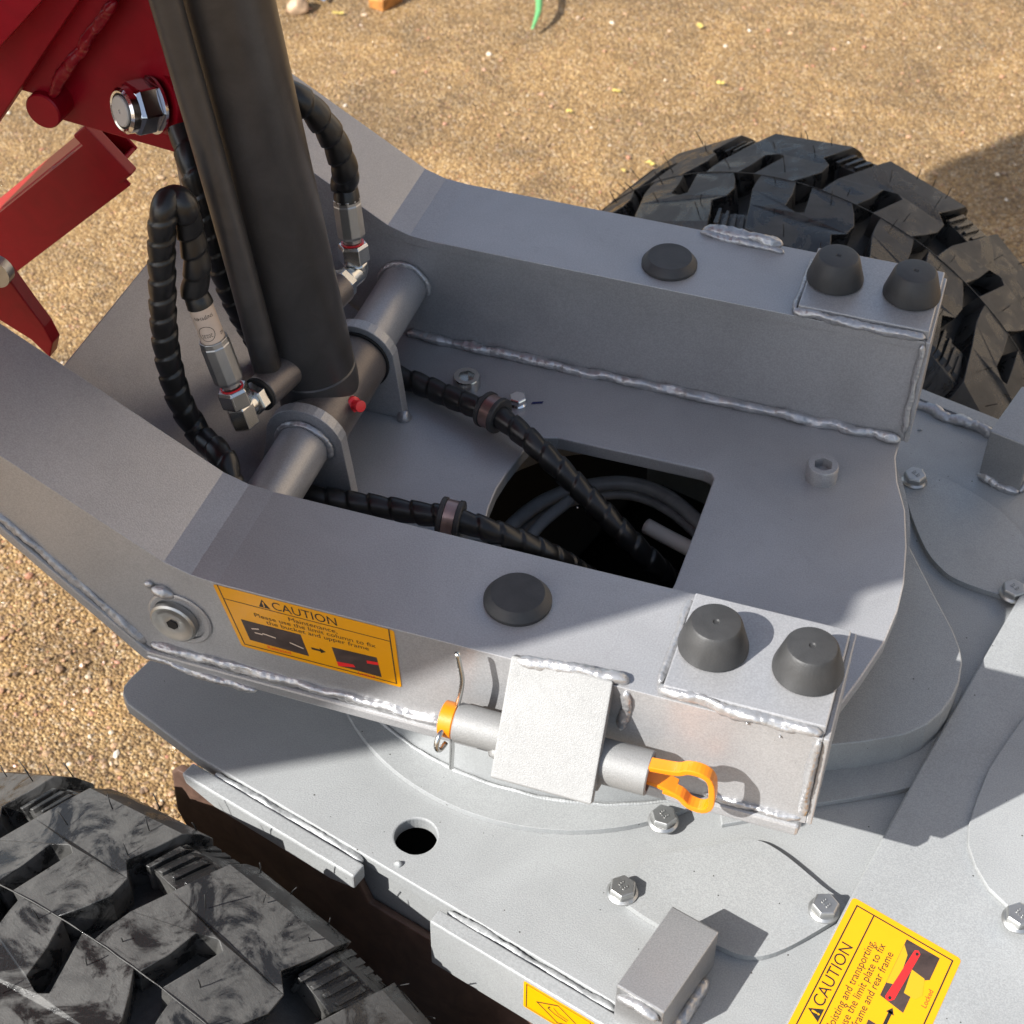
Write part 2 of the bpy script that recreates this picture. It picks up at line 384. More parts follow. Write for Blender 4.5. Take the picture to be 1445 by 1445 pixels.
# deck with the D-shaped opening and a bowed rear end
deck_out = [(-0.158, FO - 0.004)] + [(0.262, FO - 0.004), (0.2625, 0.154), (0.2685, 0.127), (0.279, 0.098), (0.2862, 0.060), (0.2905, 0.022), (0.2905, -0.006), (0.2865, -0.040), (0.2770, -0.076), (0.2665, -0.110), (0.262, NO + 0.014), (-0.158, NO + 0.014)]
hole = [(0.008, 0.0905), (0.044, 0.0910), (0.084, 0.0915), (0.1255, 0.0918), (0.1315, 0.0900), (0.1345, 0.0850), (0.1345, 0.024), (0.1340, -0.030), (0.1335, -0.0365), (0.1285, -0.0400), (0.06, -0.040), (0.0, -0.0395), (-0.010, -0.034), (-0.0150, -0.0193), (-0.0180, 0.0), (-0.0190, 0.020), (-0.0172, 0.040), (-0.0140, 0.0600), (-0.0105, 0.076), (-0.0040, 0.0865)]
dk = plate('deck_plate', deck_out, -0.012, 0.0, 'paint', UF, mpz, [hole], 0.0012)
# upswept back plate that closes the channel behind the cylinder
xs = [(-0.1578, 0.0), (-0.180, 0.0075), (-0.325, 0.0995)]
back = xs + [(x - 0.006, z - 0.0105) for x, z in xs[::-1]]
plate('back_plate', back, NI + 0.001, FI - 0.001, 'paint', UF, mpy)
prof = [(-0.62, 0.3742), (-0.1625, 0.1072), (-0.144, 0.1015), (-0.126, 0.1), (0.265, 0.1)]
def off(p, d):
    out = []
    for i, q in enumerate(p):
        a = Vector(p[max(i - 1, 0)]); b = Vector(p[min(i + 1, len(p) - 1)]); t = (b - a).normalized(); out.append((q[0] + t.y * d, q[1] - t.x * d))
    return out
tp = off(prof, 0.008)
for side, (yi, yo) in (('near', (NI, NO)), ('far', (FI, FO))):
    s = 1 if side == 'far' else -1
    XE = -0.345 if side == 'far' else -0.62
    cut = lambda pl: [(x if x > -0.5 else XE + (x + 0.62), z if x > -0.5 else z - 0.5836 * (XE + 0.62)) for x, z in pl]
    plate('rail_top', cut(prof + tp[::-1]), yi, yo, 'paint', UF, mpy, bev=0.0004, label='flat top of the %s rail' % ('nearer' if side == 'near' else 'farther'))
    low = off(prof, 0.0080)
    inner_w = low + [(0.265, 0.0), (-0.150, -0.012), (-0.325, 0.074), (-0.62, 0.252)]
    plate('inner_wall', cut(inner_w), yi + s * 0.0012, yi + s * 0.0085, 'paint', UF, mpy)
    outer_w = low + [(0.265, 0.0165), (-0.186, 0.0165), (-0.28, 0.1075), (-0.62, 0.315)]
    plate('outer_wall', cut(outer_w), yo - s * 0.0002, yo - s * 0.0085, 'paint', UF, mpy, bev=0)
    # bottom flange under the wall
    fl = [(0.262, 0.0155), (-0.186, 0.0155), (-0.285, 0.1110), (-0.62, 0.318), (-0.625, 0.309), (-0.289, 0.1035), (-0.190, 0.0055), (0.262, 0.0055)]
    plate('bottom_flange', cut(fl), yo + s * 0.0035, yo - s * 0.02, 'paint', UF, mpy, bev=0.002)
    # end plate and the pad with two buffers
    plate('end_plate', rect(min(yi, yo) + 0.0003, max(yi, yo) - 0.0003, 0.0160 if side == 'near' else 0.0005, 0.1000), 0.2652, 0.2690, 'paint', UF, lambda u, v, d: Vector((d, u, v)))
    pad = rect(0.1665, 0.2655, NO + 0.003, -0.137) if side == 'near' else rect(0.1675, 0.2665, 0.1765, 0.2545)
    plate('buffer_pad', pad, 0.1002, 0.108, 'paint', UF, mpz, bev=0.001)
    yb = -0.1775 if side == 'near' else 0.217
    for xb in (0.1875, 0.2462):
        turned('rubber_buffer', [(0, 0), (0.0205, 0), (0.0218, 0.001), (0.0218, 0.0030), (0.0165, 0.0205), (0.0150, 0.0222), (0.0135, 0.0226), (0.0022, 0.0226), (0.0015, 0.0216), (0, 0.0214)], (xb, yb, 0.108), (0, 0, 1), 'rubber', UF, 48)
    yc = -0.1735 if side == 'near' else 0.2045
    turned('rubber_cap', [(0, 0), (0.0218, 0), (0.0218, 0.0024), (0.0212, 0.0032), (0.0178, 0.0078), (0.0172, 0.0082), (0.0160, 0.0082), (0, 0.0080)], (0.0605, yc, 0.1001), (0, 0, 1), 'rubber', UF, 48)
# weld beads
weld('weld_bead', [(-0.150, FI - 0.001, 0.003), (0.0, FI - 0.0015, 0.003), (0.12, FI - 0.001, 0.003), (0.264, FI - 0.001, 0.003)], 0.0062, UF, seed=1)
weld('weld_bead', [(0.2635, FI - 0.0005, 0.010), (0.2635, FI - 0.0005, 0.060), (0.2635, FI - 0.0005, 0.098)], 0.0034, UF, seed=2, up=Vector((0, 1, 0)))
weld('weld_bead', [(0.164, 0.1755, 0.1030), (0.205, 0.1735, 0.1035), (0.264, 0.1735, 0.1035)], 0.0052, UF, seed=3)
weld('weld_bead', [(0.1655, 0.176, 0.103), (0.1655, 0.214, 0.103), (0.166, 0.245, 0.103)], 0.0034, UF, seed=4)
weld('weld_bead', [(0.0745, 0.2585, 0.1015), (0.105, 0.2560, 0.1035), (0.140, 0.2550, 0.1030)], 0.0068, UF, seed=5)
weld('weld_bead', [(0.0725, 0.2545, 0.1005), (0.105, 0.2510, 0.1005), (0.1425, 0.2500, 0.1005)], 0.0048, UF, seed=6)
weld('weld_bead', [(0.1635, -0.2165, 0.1035), (0.21, -0.2190, 0.1035), (0.264, -0.2190, 0.1030)], 0.0056, UF, seed=7)
weld('weld_bead', [(0.1640, -0.212, 0.1025), (0.1640, -0.175, 0.1025), (0.1645, -0.139, 0.1025)], 0.0040, UF, seed=8)
weld('weld_bead', [(0.2628, NO - 0.0005, 0.098), (0.2618, NO - 0.0005, 0.060), (0.2622, NO - 0.0005, 0.024)], 0.0046, UF, seed=9, up=Vector((0, 1, 0)))
weld('weld_bead', [(-0.184, NO + 0.0005, 0.0215), (-0.10, NO + 0.0005, 0.0205), (0.0, NO, 0.0205), (0.034, NO, 0.0200)], 0.0058, UF, seed=10)
weld('weld_bead', [(0.20, NO + 0.0005, 0.0195), (0.235, NO, 0.0195), (0.262, NO, 0.0195)], 0.0044, UF, seed=11)
weld('weld_bead', [(-0.190, NO - 0.001, 0.010), (-0.15, NO - 0.0025, 0.0065), (-0.105, NO - 0.002, 0.0050)], 0.0046, UF, seed=12)
weld('weld_bead', [(-0.187, NO, 0.020), (-0.23, NO + 0.0008, 0.0625), (-0.285, NO + 0.0008, 0.1155), (-0.33, NO + 0.0008, 0.143)], 0.0050, UF, 'paint', seed=13)
blobs('weld_spatter', [(Vector((-0.176, NO - 0.001, 0.083)), 0.0030), (Vector((0.045, 0.02, 0.0002)), 0.0007), (Vector((0.20, 0.06, 0.0002)), 0.0007), (Vector((0.22, NO - 0.001, 0.098)), 0.0010), (Vector((0.24, NO - 0.001, 0.094)), 0.0008)], UF)
weld('weld_bead', [(-0.1755, NO - 0.001, 0.0815), (-0.168, NO - 0.001, 0.0800), (-0.158, NO - 0.001, 0.0765)], 0.0062, UF, seed=14, up=Vector((0, 1, 0)))
# pivot plug set in the outer face
turned('plug_seat', [(0, 0.0), (0.0205, 0.0), (0.0205, 0.0004), (0, 0.0006)], (-0.1600, NO + 0.0008, 0.0545), (0, -1, 0), 'black', UF)
turned('pivot_plug', [(0, 0), (0.0165, 0), (0.0165, 0.0045), (0.0150, 0.0056), (0.0120, 0.0052), (0.0095, 0.0040), (0.0045, 0.0044), (0.0020, 0.0052), (0, 0.0052)], (-0.1610, NO - 0.0004, 0.0540), (0, -1, 0), 'zincdull', UF)
turned('plug_socket', [(0, 0), (0.0042, 0), (0.0042, 0.0006), (0, 0.0006)], (-0.1610, NO - 0.0055, 0.0540), (0, -1, 0), 'black', UF, 6, smooth=False)
turned('plug_washer', [(0.0185, 0), (0.0225, 0), (0.0228, 0.0018), (0.0215, 0.0024), (0.0185, 0.0020)], (-0.1575, NO + 0.0008, 0.0560), (0, -1, 0), 'paint', UF)
# cap screws in the deck
socket_bolt((0.2118, 0.1130, 0.0), UF, 0.0122, 0.0135, 'paint')
socket_bolt((-0.0809, 0.1275, 0.0), UF, 0.0112, 0.0100, 'zinc')
sb = bolt((-0.0350, 0.1195, 0.0), (0, 0, 1), UF, 0.013, 0.2, 'chrome', 0.0078, 0.0075, mark=False)
plate('marker_stroke', [(-0.0245, 0.1220), (-0.0165, 0.1255), (-0.0160, 0.1282), (-0.0240, 0.1247)], 0.0003, 0.0006, 'blue', UF, mpz, bev=0)
# lugs that carry the cylinder pin, tubes welded to the walls
PX, PZ = -0.150, 0.052
def lug(y0, y1):
    o = [(PX + 0.031 * math.cos(a), PZ + 0.031 * math.sin(a)) for a in [R(20 + 150 * k / 14) for k in range(15)]]
    o = [(PX + 0.036, 0.0005), (PX + 0.033, 0.030)] + o + [(PX - 0.033, 0.04), (PX - 0.040, 0.012), (PX - 0.005, 0.0005)]
    return plate('pin_lug', o, y0, y1, 'paint', UF, mpy, bev=0.0015)
lug(-0.032, -0.022); lug(0.072, 0.082)
def pin_tube(y0, y1):
    return turned('pin_tube', [(0, 0), (0.0185, 0), (0.0195, 0.001), (0.0195, abs(y1 - y0))  , (0, abs(y1 - y0))], (PX, y0, PZ), (0, y1 - y0, 0), 'paint', UF, 40)
pin_tube(-0.033, NI - 0.002); pin_tube(0.083, FI + 0.002)
ringw = lambda y, r, sd: weld('weld_bead', [(PX + r * math.cos(a), y, PZ + r * math.sin(a)) for a in [R(-20 + 250 * k / 18) for k in range(19)]], 0.0036, UF, 'weld', sd, up=Vector((0, 1, 0)))
ringw(FI - 0.001, 0.0205, 20); ringw(-0.034, 0.0205, 21)
blobs('weld_lump', [(Vector((PX + 0.036, 0.073, 0.002)), 0.0055), (Vector((PX + 0.035, -0.029, 0.002)), 0.0045)], UF, 'weld')
# bracket that houses the locking pin: slanted cover plate over a tube
BX0, BX1 = 0.0725, 0.1365
cov = [(-0.2215, 0.1050), (-0.2720, 0.0470), (-0.2660, 0.0418), (-0.2155, 0.0998)]
plate('pin_bracket_cover', cov, BX0, BX1, 'coarse', UF, lambda u, v, d: Vector((d + (0.1045 - v) * 0.06, u, v)), bev=0.0012)
plate('pin_bracket_web', [(-0.2208, 0.096), (-0.2600, 0.050), (-0.2208, 0.030)], BX0 + 0.006, BX0 + 0.012, 'paint', UF, lambda u, v, d: Vector((d, u, v)))
plate('pin_bracket_web', [(-0.2208, 0.096), (-0.2600, 0.050), (-0.2208, 0.034)], BX1 - 0.018, BX1 - 0.012, 'paint', UF, lambda u, v, d: Vector((d, u, v)))
weld('weld_bead', [(0.0745, -0.2210, 0.1025), (0.105, -0.2190, 0.1035), (0.128, -0.2175, 0.1035), (0.1455, -0.2150, 0.1010)], 0.0056, UF, seed=30)
weld('weld_bead', [(0.1455, NO - 0.0005, 0.098), (0.1455, NO - 0.0005, 0.080), (0.1440, NO - 0.0005, 0.062)], 0.0052, UF, seed=31, up=Vector((0, 1, 0)), wander=0.3)
AY, AZ = -0.2420, 0.0535
for x0, x1, r, in ((0.0435, 0.0770, 0.0125), (0.1290, 0.1690, 0.0142)):
    turned('pin_sleeve', [(r - 0.0028, 0.006), (r - 0.0028, 0.0), (r - 0.0008, 0.0), (r, 0.0008), (r, x1 - x0 - 0.0008), (r - 0.0008, x1 - x0), (r - 0.0028, x1 - x0), (r - 0.0028, x1 - x0 - 0.006)], (x0, AY, AZ), (1, 0, 0), 'coarse', UF, 40)
blobs('weld_lump', [(Vector((0.1355, AY - 0.008, AZ - 0.010)), 0.0070), (Vector((0.1345, AY - 0.010, AZ - 0.004)), 0.0055), (Vector((0.0735, AY - 0.010, AZ - 0.006)), 0.0050), (Vector((0.0765, AY - 0.0115, AZ - 0.002)), 0.0042)], UF, 'coarse')

# ---------------------------------------------------------------- printed labels
def label_map(tl, tr, br, bl, n):
    tl, tr, br, bl = (Vector(p) for p in (tl, tr, br, bl))
    def f(u, v, h=0.0): return tl.lerp(tr, u).lerp(bl.lerp(br, u), v) + n * h
    return f
def lab_poly(name, pts, f, h, mat, parent):
    bm = bmesh.new(); bm.faces.new([bm.verts.new(f(u, v, h)) for u, v in pts])
    me = bpy.data.meshes.new(name); bm.to_mesh(me); bm.free(); me.materials.append(M[mat])
    o = bpy.data.objects.new(name, me); COL.objects.link(o); put(o, parent); return o
def lab_line(pts, w, asp, f, h, mat, parent, name='border_line'):
    bm = bmesh.new()
    for (a, b) in zip(pts, pts[1:]):
        d = Vector(((b[0] - a[0]) * asp, b[1] - a[1])).normalized(); nx, ny = -d.y * w / 2 / asp, d.x * w / 2; ex, ey = d.x * w / 2 / asp, d.y * w / 2
        bm.faces.new([bm.verts.new(f(*p, h)) for p in ((a[0] - ex + nx, a[1] - ey + ny), (b[0] + ex + nx, b[1] + ey + ny), (b[0] + ex - nx, b[1] + ey - ny), (a[0] - ex - nx, a[1] - ey - ny))])
        h += 0.00002
    me = bpy.data.meshes.new(name); bm.to_mesh(me); bm.free(); me.materials.append(M[mat])
    o = bpy.data.objects.new(name, me); COL.objects.link(o); put(o, parent); return o
def lab_text(s, u, v, size, asp, f, mat, parent, wide=1.0, align='CENTER', bold=0.0):
    return text('lettering', s, size, mat, parent, None, Vector((1, 0, 0)), Vector((0, 1, 0)), align=align, bold=bold, mapf=lambda x, y: f(u + x * wide / asp, v - y, 0.00035))
def sticker(name, corners, n, parent, label):
    tl, tr, br, bl = (Vector(c) for c in corners); f = label_map(tl, tr, br, bl, n); asp = ((tr - tl).length + (br - bl).length) / ((bl - tl).length + (br - tr).length)
    rr = 0.035; pts = []
    for cx, cy, a0 in ((rr / asp, rr, 180), (1 - rr / asp, rr, 270), (1 - rr / asp, 1 - rr, 0), (rr / asp, 1 - rr, 90)):
        for k in range(5): a = R(a0 + 22.5 * k); pts.append((cx + rr / asp * math.cos(a), cy + rr * math.sin(a)))
    bm = bmesh.new(); A = [bm.verts.new(f(u, v, 0.00004)) for u, v in pts]; B = [bm.verts.new(f(u, v, 0.00022)) for u, v in pts]
    bm.faces.new(A); bm.faces.new(B)
    for i in range(len(pts)): j = (i + 1) % len(pts); bm.faces.new((A[i], A[j], B[j], B[i]))
    o = finish(name, bm, 'yellow', parent); o['label'] = label; return o, f, asp
n1 = Vector((0, -1, 0))
q1 = [(-0.1290, NO - 0.0001, 0.0985), (-0.0050, NO - 0.0001, 0.0985), (-0.0020, NO - 0.0001, 0.0450), (-0.1145, NO - 0.0001, 0.0440)]
st, f1, asp = sticker('warning_label', q1, n1, UF, 'yellow caution label on the outer face of the nearer rail')
lab_line([(0.028, 0.0), (0.028, 0.945), (0.972, 0.945), (0.972, 0.0)], 0.014, asp, f1, 0.0003, 'print', st)
lab_line([(0.028, 0.205), (0.972, 0.205)], 0.012, asp, f1, 0.0003, 'print', st)
lab_poly('warning_triangle', [(0.235, 0.185), (0.268, 0.05), (0.301, 0.185)], f1, 0.0003, 'print', st)
lab_text('!', 0.268, 0.135, 0.11, asp, f1, 'yellow', st, bold=0.004)
lab_text('CAUTION', 0.50, 0.115, 0.185, asp, f1, 'print', st, 0.95)
lab_text('Maintenance,', 0.53, 0.278, 0.092, asp, f1, 'print', st, 1.25)
lab_text('Please use the limit column to fix', 0.53, 0.360, 0.092, asp, f1, 'print', st, 1.22)
lab_text('the bucket and upper frame', 0.54, 0.440, 0.092, asp, f1, 'print', st, 1.24)
lab_poly('printed_picture', [(0.08, 0.50), (0.435, 0.50), (0.445, 0.86), (0.08, 0.84)], f1, 0.0003, 'photo', st)
for a, b, c, d in ((0.13, 0.62, 0.17, 0.60), (0.14, 0.68, 0.18, 0.68), (0.19, 0.66, 0.26, 0.68), (0.35, 0.70, 0.42, 0.74)): lab_line([(a, b), (c, d)], 0.018, asp, f1, 0.0004, 'pale', st, 'picture_detail')
lab_line([(0.485, 0.70), (0.535, 0.70)], 0.035, asp, f1, 0.0003, 'print', st, 'arrow'); lab_poly('arrow_head', [(0.530, 0.655), (0.565, 0.70), (0.530, 0.745)], f1, 0.0003, 'print', st)
lab_poly('printed_picture', [(0.61, 0.58), (0.875, 0.56), (0.885, 0.90), (0.73, 0.895), (0.62, 0.90)], f1, 0.0003, 'photo', st)
lab_poly('picture_detail', [(0.618, 0.82), (0.72, 0.80), (0.73, 0.84), (0.62, 0.90)], f1, 0.0004, 'redprint', st); lab_poly('picture_detail', [(0.81, 0.66), (0.878, 0.64), (0.879, 0.69), (0.81, 0.71)], f1, 0.0004, 'redprint', st)
lab_text('Released', 0.255, 0.89, 0.075, asp, f1, 'redprint', st, 1.2); lab_text('Locked', 0.79, 0.935, 0.07, asp, f1, 'redprint', st, 1.1)

# ================================================================ locking pin and its clip
LP = thing('locking_pin', 'bright orange locking pin with a bent loop handle in the sleeve', 'pin', (0.10, AY, AZ))
turned('pin_rod', [(0, 0), (0.0090, 0), (0.0100, 0.001), (0.0100, 0.132), (0, 0.132)], (0.0345, AY, AZ), (1, 0, 0), 'orange', LP)
turned('pin_tip', [(0, 0), (0.0096, 0), (0.0116, 0.001), (0.0116, 0.0090), (0.0108, 0.0098), (0, 0.0098)], (0.0335, AY, AZ), (1, 0, 0), 'orange', LP)
hp = [(x - 0.0003, z - 0.0028) for x, z in [(0.1690, 0.0680), (0.1860, 0.0705), (0.1925, 0.0745), (0.2015, 0.0745), (0.2075, 0.0680), (0.2090, 0.0480), (0.2040, 0.0410), (0.1955, 0.0420), (0.1890, 0.0480), (0.1790, 0.0500)]]
def ribbon(name, pts, y0, y1, t, mat, parent):
    c = [Vector((p[0], p[1])) for p in pts]; c = [Vector(q[:2]) for q in spline([(p[0], p[1], 0) for p in pts], 0.0022)]
    o, i = [], []
    for k, q in enumerate(c):
        d = (c[min(k + 1, len(c) - 1)] - c[max(k - 1, 0)]).normalized(); nrm = Vector((-d.y, d.x)) * t / 2; o.append(q + nrm); i.append(q - nrm)
    bm = bmesh.new(); V = [[bm.verts.new((p.x, y, p.y)) for p in l] for l in (o, i) for y in (y0, y1)]
    for k in range(len(c) - 1):
        for a, b in ((0, 1), (1, 3), (3, 2), (2, 0)): bm.faces.new((V[a][k], V[a][k + 1], V[b][k + 1], V[b][k]))
    for k in (0, -1): bm.faces.new([V[a][k] for a in (0, 1, 3, 2)])
    return finish(name, bm, mat, parent, False, 0.0006)
ribbon('loop_handle', hp, AY - 0.0065, AY + 0.0020, 0.0040, 'orange', LP)
ribbon('handle_tongue', [(0.158, 0.0520), (0.1750, 0.0500), (0.1860, 0.0465)], AY - 0.006, AY + 0.006, 0.003, 'orange', LP)
bm = bmesh.new()
sweep(bm, spline([S for S in [(0.0431, -0.238, 0.1137), (0.0447, -0.238, 0.1025), (0.046, -0.238, 0.0897), (0.0439, -0.238, 0.072), (0.0409, -0.238, 0.0584)]] + [(0.0382, AY, AZ), (0.0404, -0.243, 0.0344), (0.0314, -0.222, -0.0232)], 0.002), 0.0017, 10)
clip = finish('spring_clip', bm, 'zinc', None, True); tag(clip, 'thin bent steel wire clip through the orange pin tip', 'clip')
bm = bmesh.new()
sweep(bm, spline([(0.0385, AY - 0.006, AZ + 0.002), (0.0370, AY - 0.0150, AZ + 0.000), (0.0365, AY - 0.0185, AZ - 0.006), (0.0380, AY - 0.0165, AZ - 0.011), (0.0395, AY - 0.0100, AZ - 0.011)], 0.0015), 0.0017, 10)
finish('clip_eye', bm, 'zinc', clip, True)

# ================================================================ lower frame
LF = thing('lower_chassis_frame', 'silver grey chassis plate under the loader frame, with bolted covers', 'chassis frame', (0.2, 0.02, -0.112), TH)
ZT = -0.100
tip = [(-0.3815, 0.305), (-0.3815, -0.298), (-0.3800, -0.308), (-0.3745, -0.3150), (-0.3660, -0.3195), (-0.2914, -0.3275)]
low_out = tip + [(0.55, -0.3275), (0.55, 0.3300), (-0.2914, 0.3300), (-0.366, 0.3195)]
def w2l(p):
    d = Vector((p[0], p[1], 0)) - PIV; return (d.dot(EX), d.dot(EY))
opening = [w2l(p) for p in circ(0.055, 0.085, 0.125, 48)]
plate('chassis_plate', low_out, ZT - 0.012, ZT, 'deck', LF, mpl, [circ(-0.1185, -0.2945, 0.0150, 36), opening], 0.0012)
# skirt along the near and far side, closed underneath
for s in (-1, 1):
    plate('side_skirt', [(-0.283, -0.1125), (-0.316, -0.155), (-0.318, -0.185), (-0.29, -0.345), (0.55, -0.345), (0.55, -0.1125)], s * 0.3230, s * 0.3150, 'deck', LF, mpe)
M['brown'] = simple('brown_ground_bounce', (0.10, 0.058, 0.042), 0.55, 0, 0.3, 120, 0.35)  # ground bounce on the shaded skirt, put into the colour
plate('bounce_tint_plate', [(-0.312, -0.128), (-0.319, -0.136), (-0.322, -0.185), (-0.26, -0.33), (0.5, -0.33), (0.5, -0.153), (-0.135, -0.153), (-0.145, -0.128)], -0.3240, -0.3305, 'brown', LF, mpe, bev=0.002)  # plate added outside the skirt to carry the brown bounce tint
plate('pit_dark_floor', rect(-0.2765, 0.55, -0.3145, 0.3145), -0.338, -0.330, 'black', LF, mpl)  # black sheet added so the openings above look dark
plate('front_bulkhead', rect(-0.314, 0.314, -0.345, -0.1125), -0.285, -0.277, 'black', LF, lambda u, v, d: L(d, u, v))
plate('axle_beam', rect(-0.37, 0.37, -0.41, -0.313), -0.26, -0.17, 'black', LF, lambda u, v, d: L(d, u, v))
# kerb bars on the edge
plate('edge_bar', [(-0.2885, -0.0985), (-0.1330, -0.0985), (-0.1330, -0.1130), (-0.1550, -0.1190), (-0.2600, -0.1170), (-0.2860, -0.1080)], -0.3465, -0.3340, 'deck', LF, mpe, bev=0.0015)
plate('edge_bar', [(-0.0700, -0.0985), (0.55, -0.0985), (0.55, -0.150), (-0.0700, -0.150)], -0.3455, -0.3340, 'deck', LF, mpe, bev=0.0012)
plate('edge_bar', [(-0.25, -0.0930), (0.0560, -0.0930), (0.0560, -0.150), (-0.25, -0.150)], 0.3305, 0.3440, 'deck', LF, mpe, bev=0.0012)
Lw = lambda a, b, z: tuple(L(a, b, z))
weld('weld_bead', [Lw(-0.272, -0.3312, ZT - 0.0030), Lw(-0.20, -0.3308, ZT - 0.0030), Lw(-0.137, -0.3308, ZT - 0.0030)], 0.0046, LF, 'deck', seed=40)
weld('weld_bead', [Lw(-0.066, -0.3302, ZT - 0.0030), Lw(0.0, -0.3308, ZT - 0.0030), Lw(0.068, -0.3308, ZT - 0.0030)], 0.0046, LF, 'deck', seed=41)
weld('weld_bead', [Lw(-0.06, 0.3280, ZT + 0.002), Lw(0.0, 0.3280, ZT + 0.002), Lw(0.056, 0.3280, ZT + 0.002)], 0.0080, LF, seed=42)
# round base ring and the drum of the slewing joint
ra0, ra1 = R(-195), R(-43.5)
arc = [(0.053 + 0.181 * math.cos(ra0 + (ra1 - ra0) * k / 48), -0.0234 + 0.181 * math.sin(ra0 + (ra1 - ra0) * k / 48)) for k in range(49)]
arci = [(0.1690, -0.1380)] + [(0.053 + 0.135 * math.cos(a), -0.0234 + 0.135 * math.sin(a)) for a in [ra1 + (ra0 - ra1) * k / 30 for k in range(3, 31)]]
plate('base_ring', arc + [(0.1900, -0.1437)] + arci, ZT + 0.0002, ZT + 0.0055, 'deck', LF, mpz, bev=0.0015)
turned('slewing_drum', [(0.222, 0.0), (0.230, 0.0), (0.230, 0.0835), (0.222, 0.0835), (0.222, 0.0)], (0.0588, 0.0551, -0.0965), (0, 0, 1), 'deck', LF, 128)
turned('pit_dark_liner', [(0.2195, 0.0), (0.2215, 0.0), (0.2215, 0.0815), (0.2195, 0.0815), (0.2195, 0.0)], (0.0588, 0.0551, -0.0960), (0, 0, 1), 'black', LF, 96)  # black sleeve added to keep the inside of the drum dark
weld('weld_bead', [(0.0588 + 0.2315 * math.cos(a), 0.0551 + 0.2315 * math.sin(a), -0.0945) for a in [R(-122 + 62 * k / 24) for k in range(25)]], 0.0020, LF, 'deck', 43)
nose = [(0.2711, 0.1587), (0.2855, 0.1332), (0.3149, 0.0817), (0.3334, 0.0504), (0.341, 0.0336), (0.3445, 0.0201), (0.3451, 0.0008), (0.3423, -0.0164), (0.3377, -0.0305), (0.3285, -0.0467), (0.3151, -0.0607), (0.2894, -0.0762), (0.2667, -0.0872), (0.2337, -0.1044)]
plate('hinge_nose', nose + [(0.10, -0.10), (0.19, 0.0), (0.21, 0.12)], -0.0975, -0.065, 'deck', LF, mpz, bev=0.0012)
foot = [(0.257, -0.1223), (0.2658, -0.118), (0.2901, -0.1045), (0.3178, -0.0886), (0.3305, -0.0797), (0.3436, -0.0653)]
plate('base_ring', foot + [(0.35, 0.02), (0.30, 0.10), (0.20, -0.06)], ZT + 0.0003, ZT + 0.0050, 'deck', LF, mpz, bev=0.0012)
plate('bolt_tab', [(0.2032, -0.1442), (0.2071, -0.1563), (0.2268, -0.1446), (0.2246, -0.135)], ZT + 0.0002, ZT + 0.0045, 'deck', LF, mpz)
# bolted cover plates
cov_n = smooth_closed([(0.1609, -0.2075), (0.1771, -0.1928), (0.2034, -0.1771), (0.2293, -0.1628), (0.25, -0.1657), (0.2834, -0.1841), (0.3022, -0.1966), (0.2829, -0.2255), (0.2614, -0.2475), (0.2438, -0.254), (0.2241, -0.2517), (0.1872, -0.2494), (0.1509, -0.2325)], 5)
plate('bolted_cover', cov_n, ZT + 0.0003, ZT + 0.0056, 'deck', LF, mpz, bev=0.0007)
cov_f = smooth_closed([(0.2717, 0.2441), (0.2783, 0.2107), (0.2975, 0.1671), (0.3134, 0.1454), (0.3321, 0.1336), (0.3707, 0.1288), (0.3862, 0.1382), (0.3868, 0.1739), (0.372, 0.2047), (0.3469, 0.2297), (0.3121, 0.2468), (0.2843, 0.2522)], 5)
plate('bolted_cover', cov_f, ZT + 0.0003, ZT + 0.0056, 'deck', LF, mpz, bev=0.0007)
for k, (px, z) in enumerate((((0.1679, -0.1675, -0.093), -0.0945), ((0.1567, -0.233, -0.094), -0.0944), ((0.2887, -0.2029, -0.094), -0.0944), ((0.2795, 0.2381, -0.094), -0.0944), ((0.374, 0.1322, -0.094), -0.0944))):
    bolt((px[0], px[1], z), (0, 0, 1), LF, rot=0.25 + 0.7 * k)
# rear deck, its raised cover and bolt
plate('rear_deck', [(0.1672, -0.345), (0.1562, -0.1767), (0.1498, -0.0485), (0.1442, 0.1585), (0.1400, 0.33), (0.60, 0.33), (0.60, -0.345)], ZT + 0.0004, -0.088, 'deck', LF, mpl, bev=0.0015)
rc = [(0.4112, 0.0246), (0.3959, 0.0002), (0.3856, -0.0295), (0.3773, -0.0559), (0.3727, -0.0855), (0.3704, -0.1086), (0.3722, -0.1259), (0.3792, -0.1418), (0.3907, -0.1576), (0.4031, -0.1668), (0.4141, -0.1814), (0.4329, -0.1863)]
plate('raised_cover', rc, -0.0878, -0.0842, 'deck', LF, mpz, bev=0.0008)
pr = (0.4115, -0.1764, -0.082)
bolt((pr[0], pr[1], -0.0840), (0, 0, 1), LF, rot=0.9)
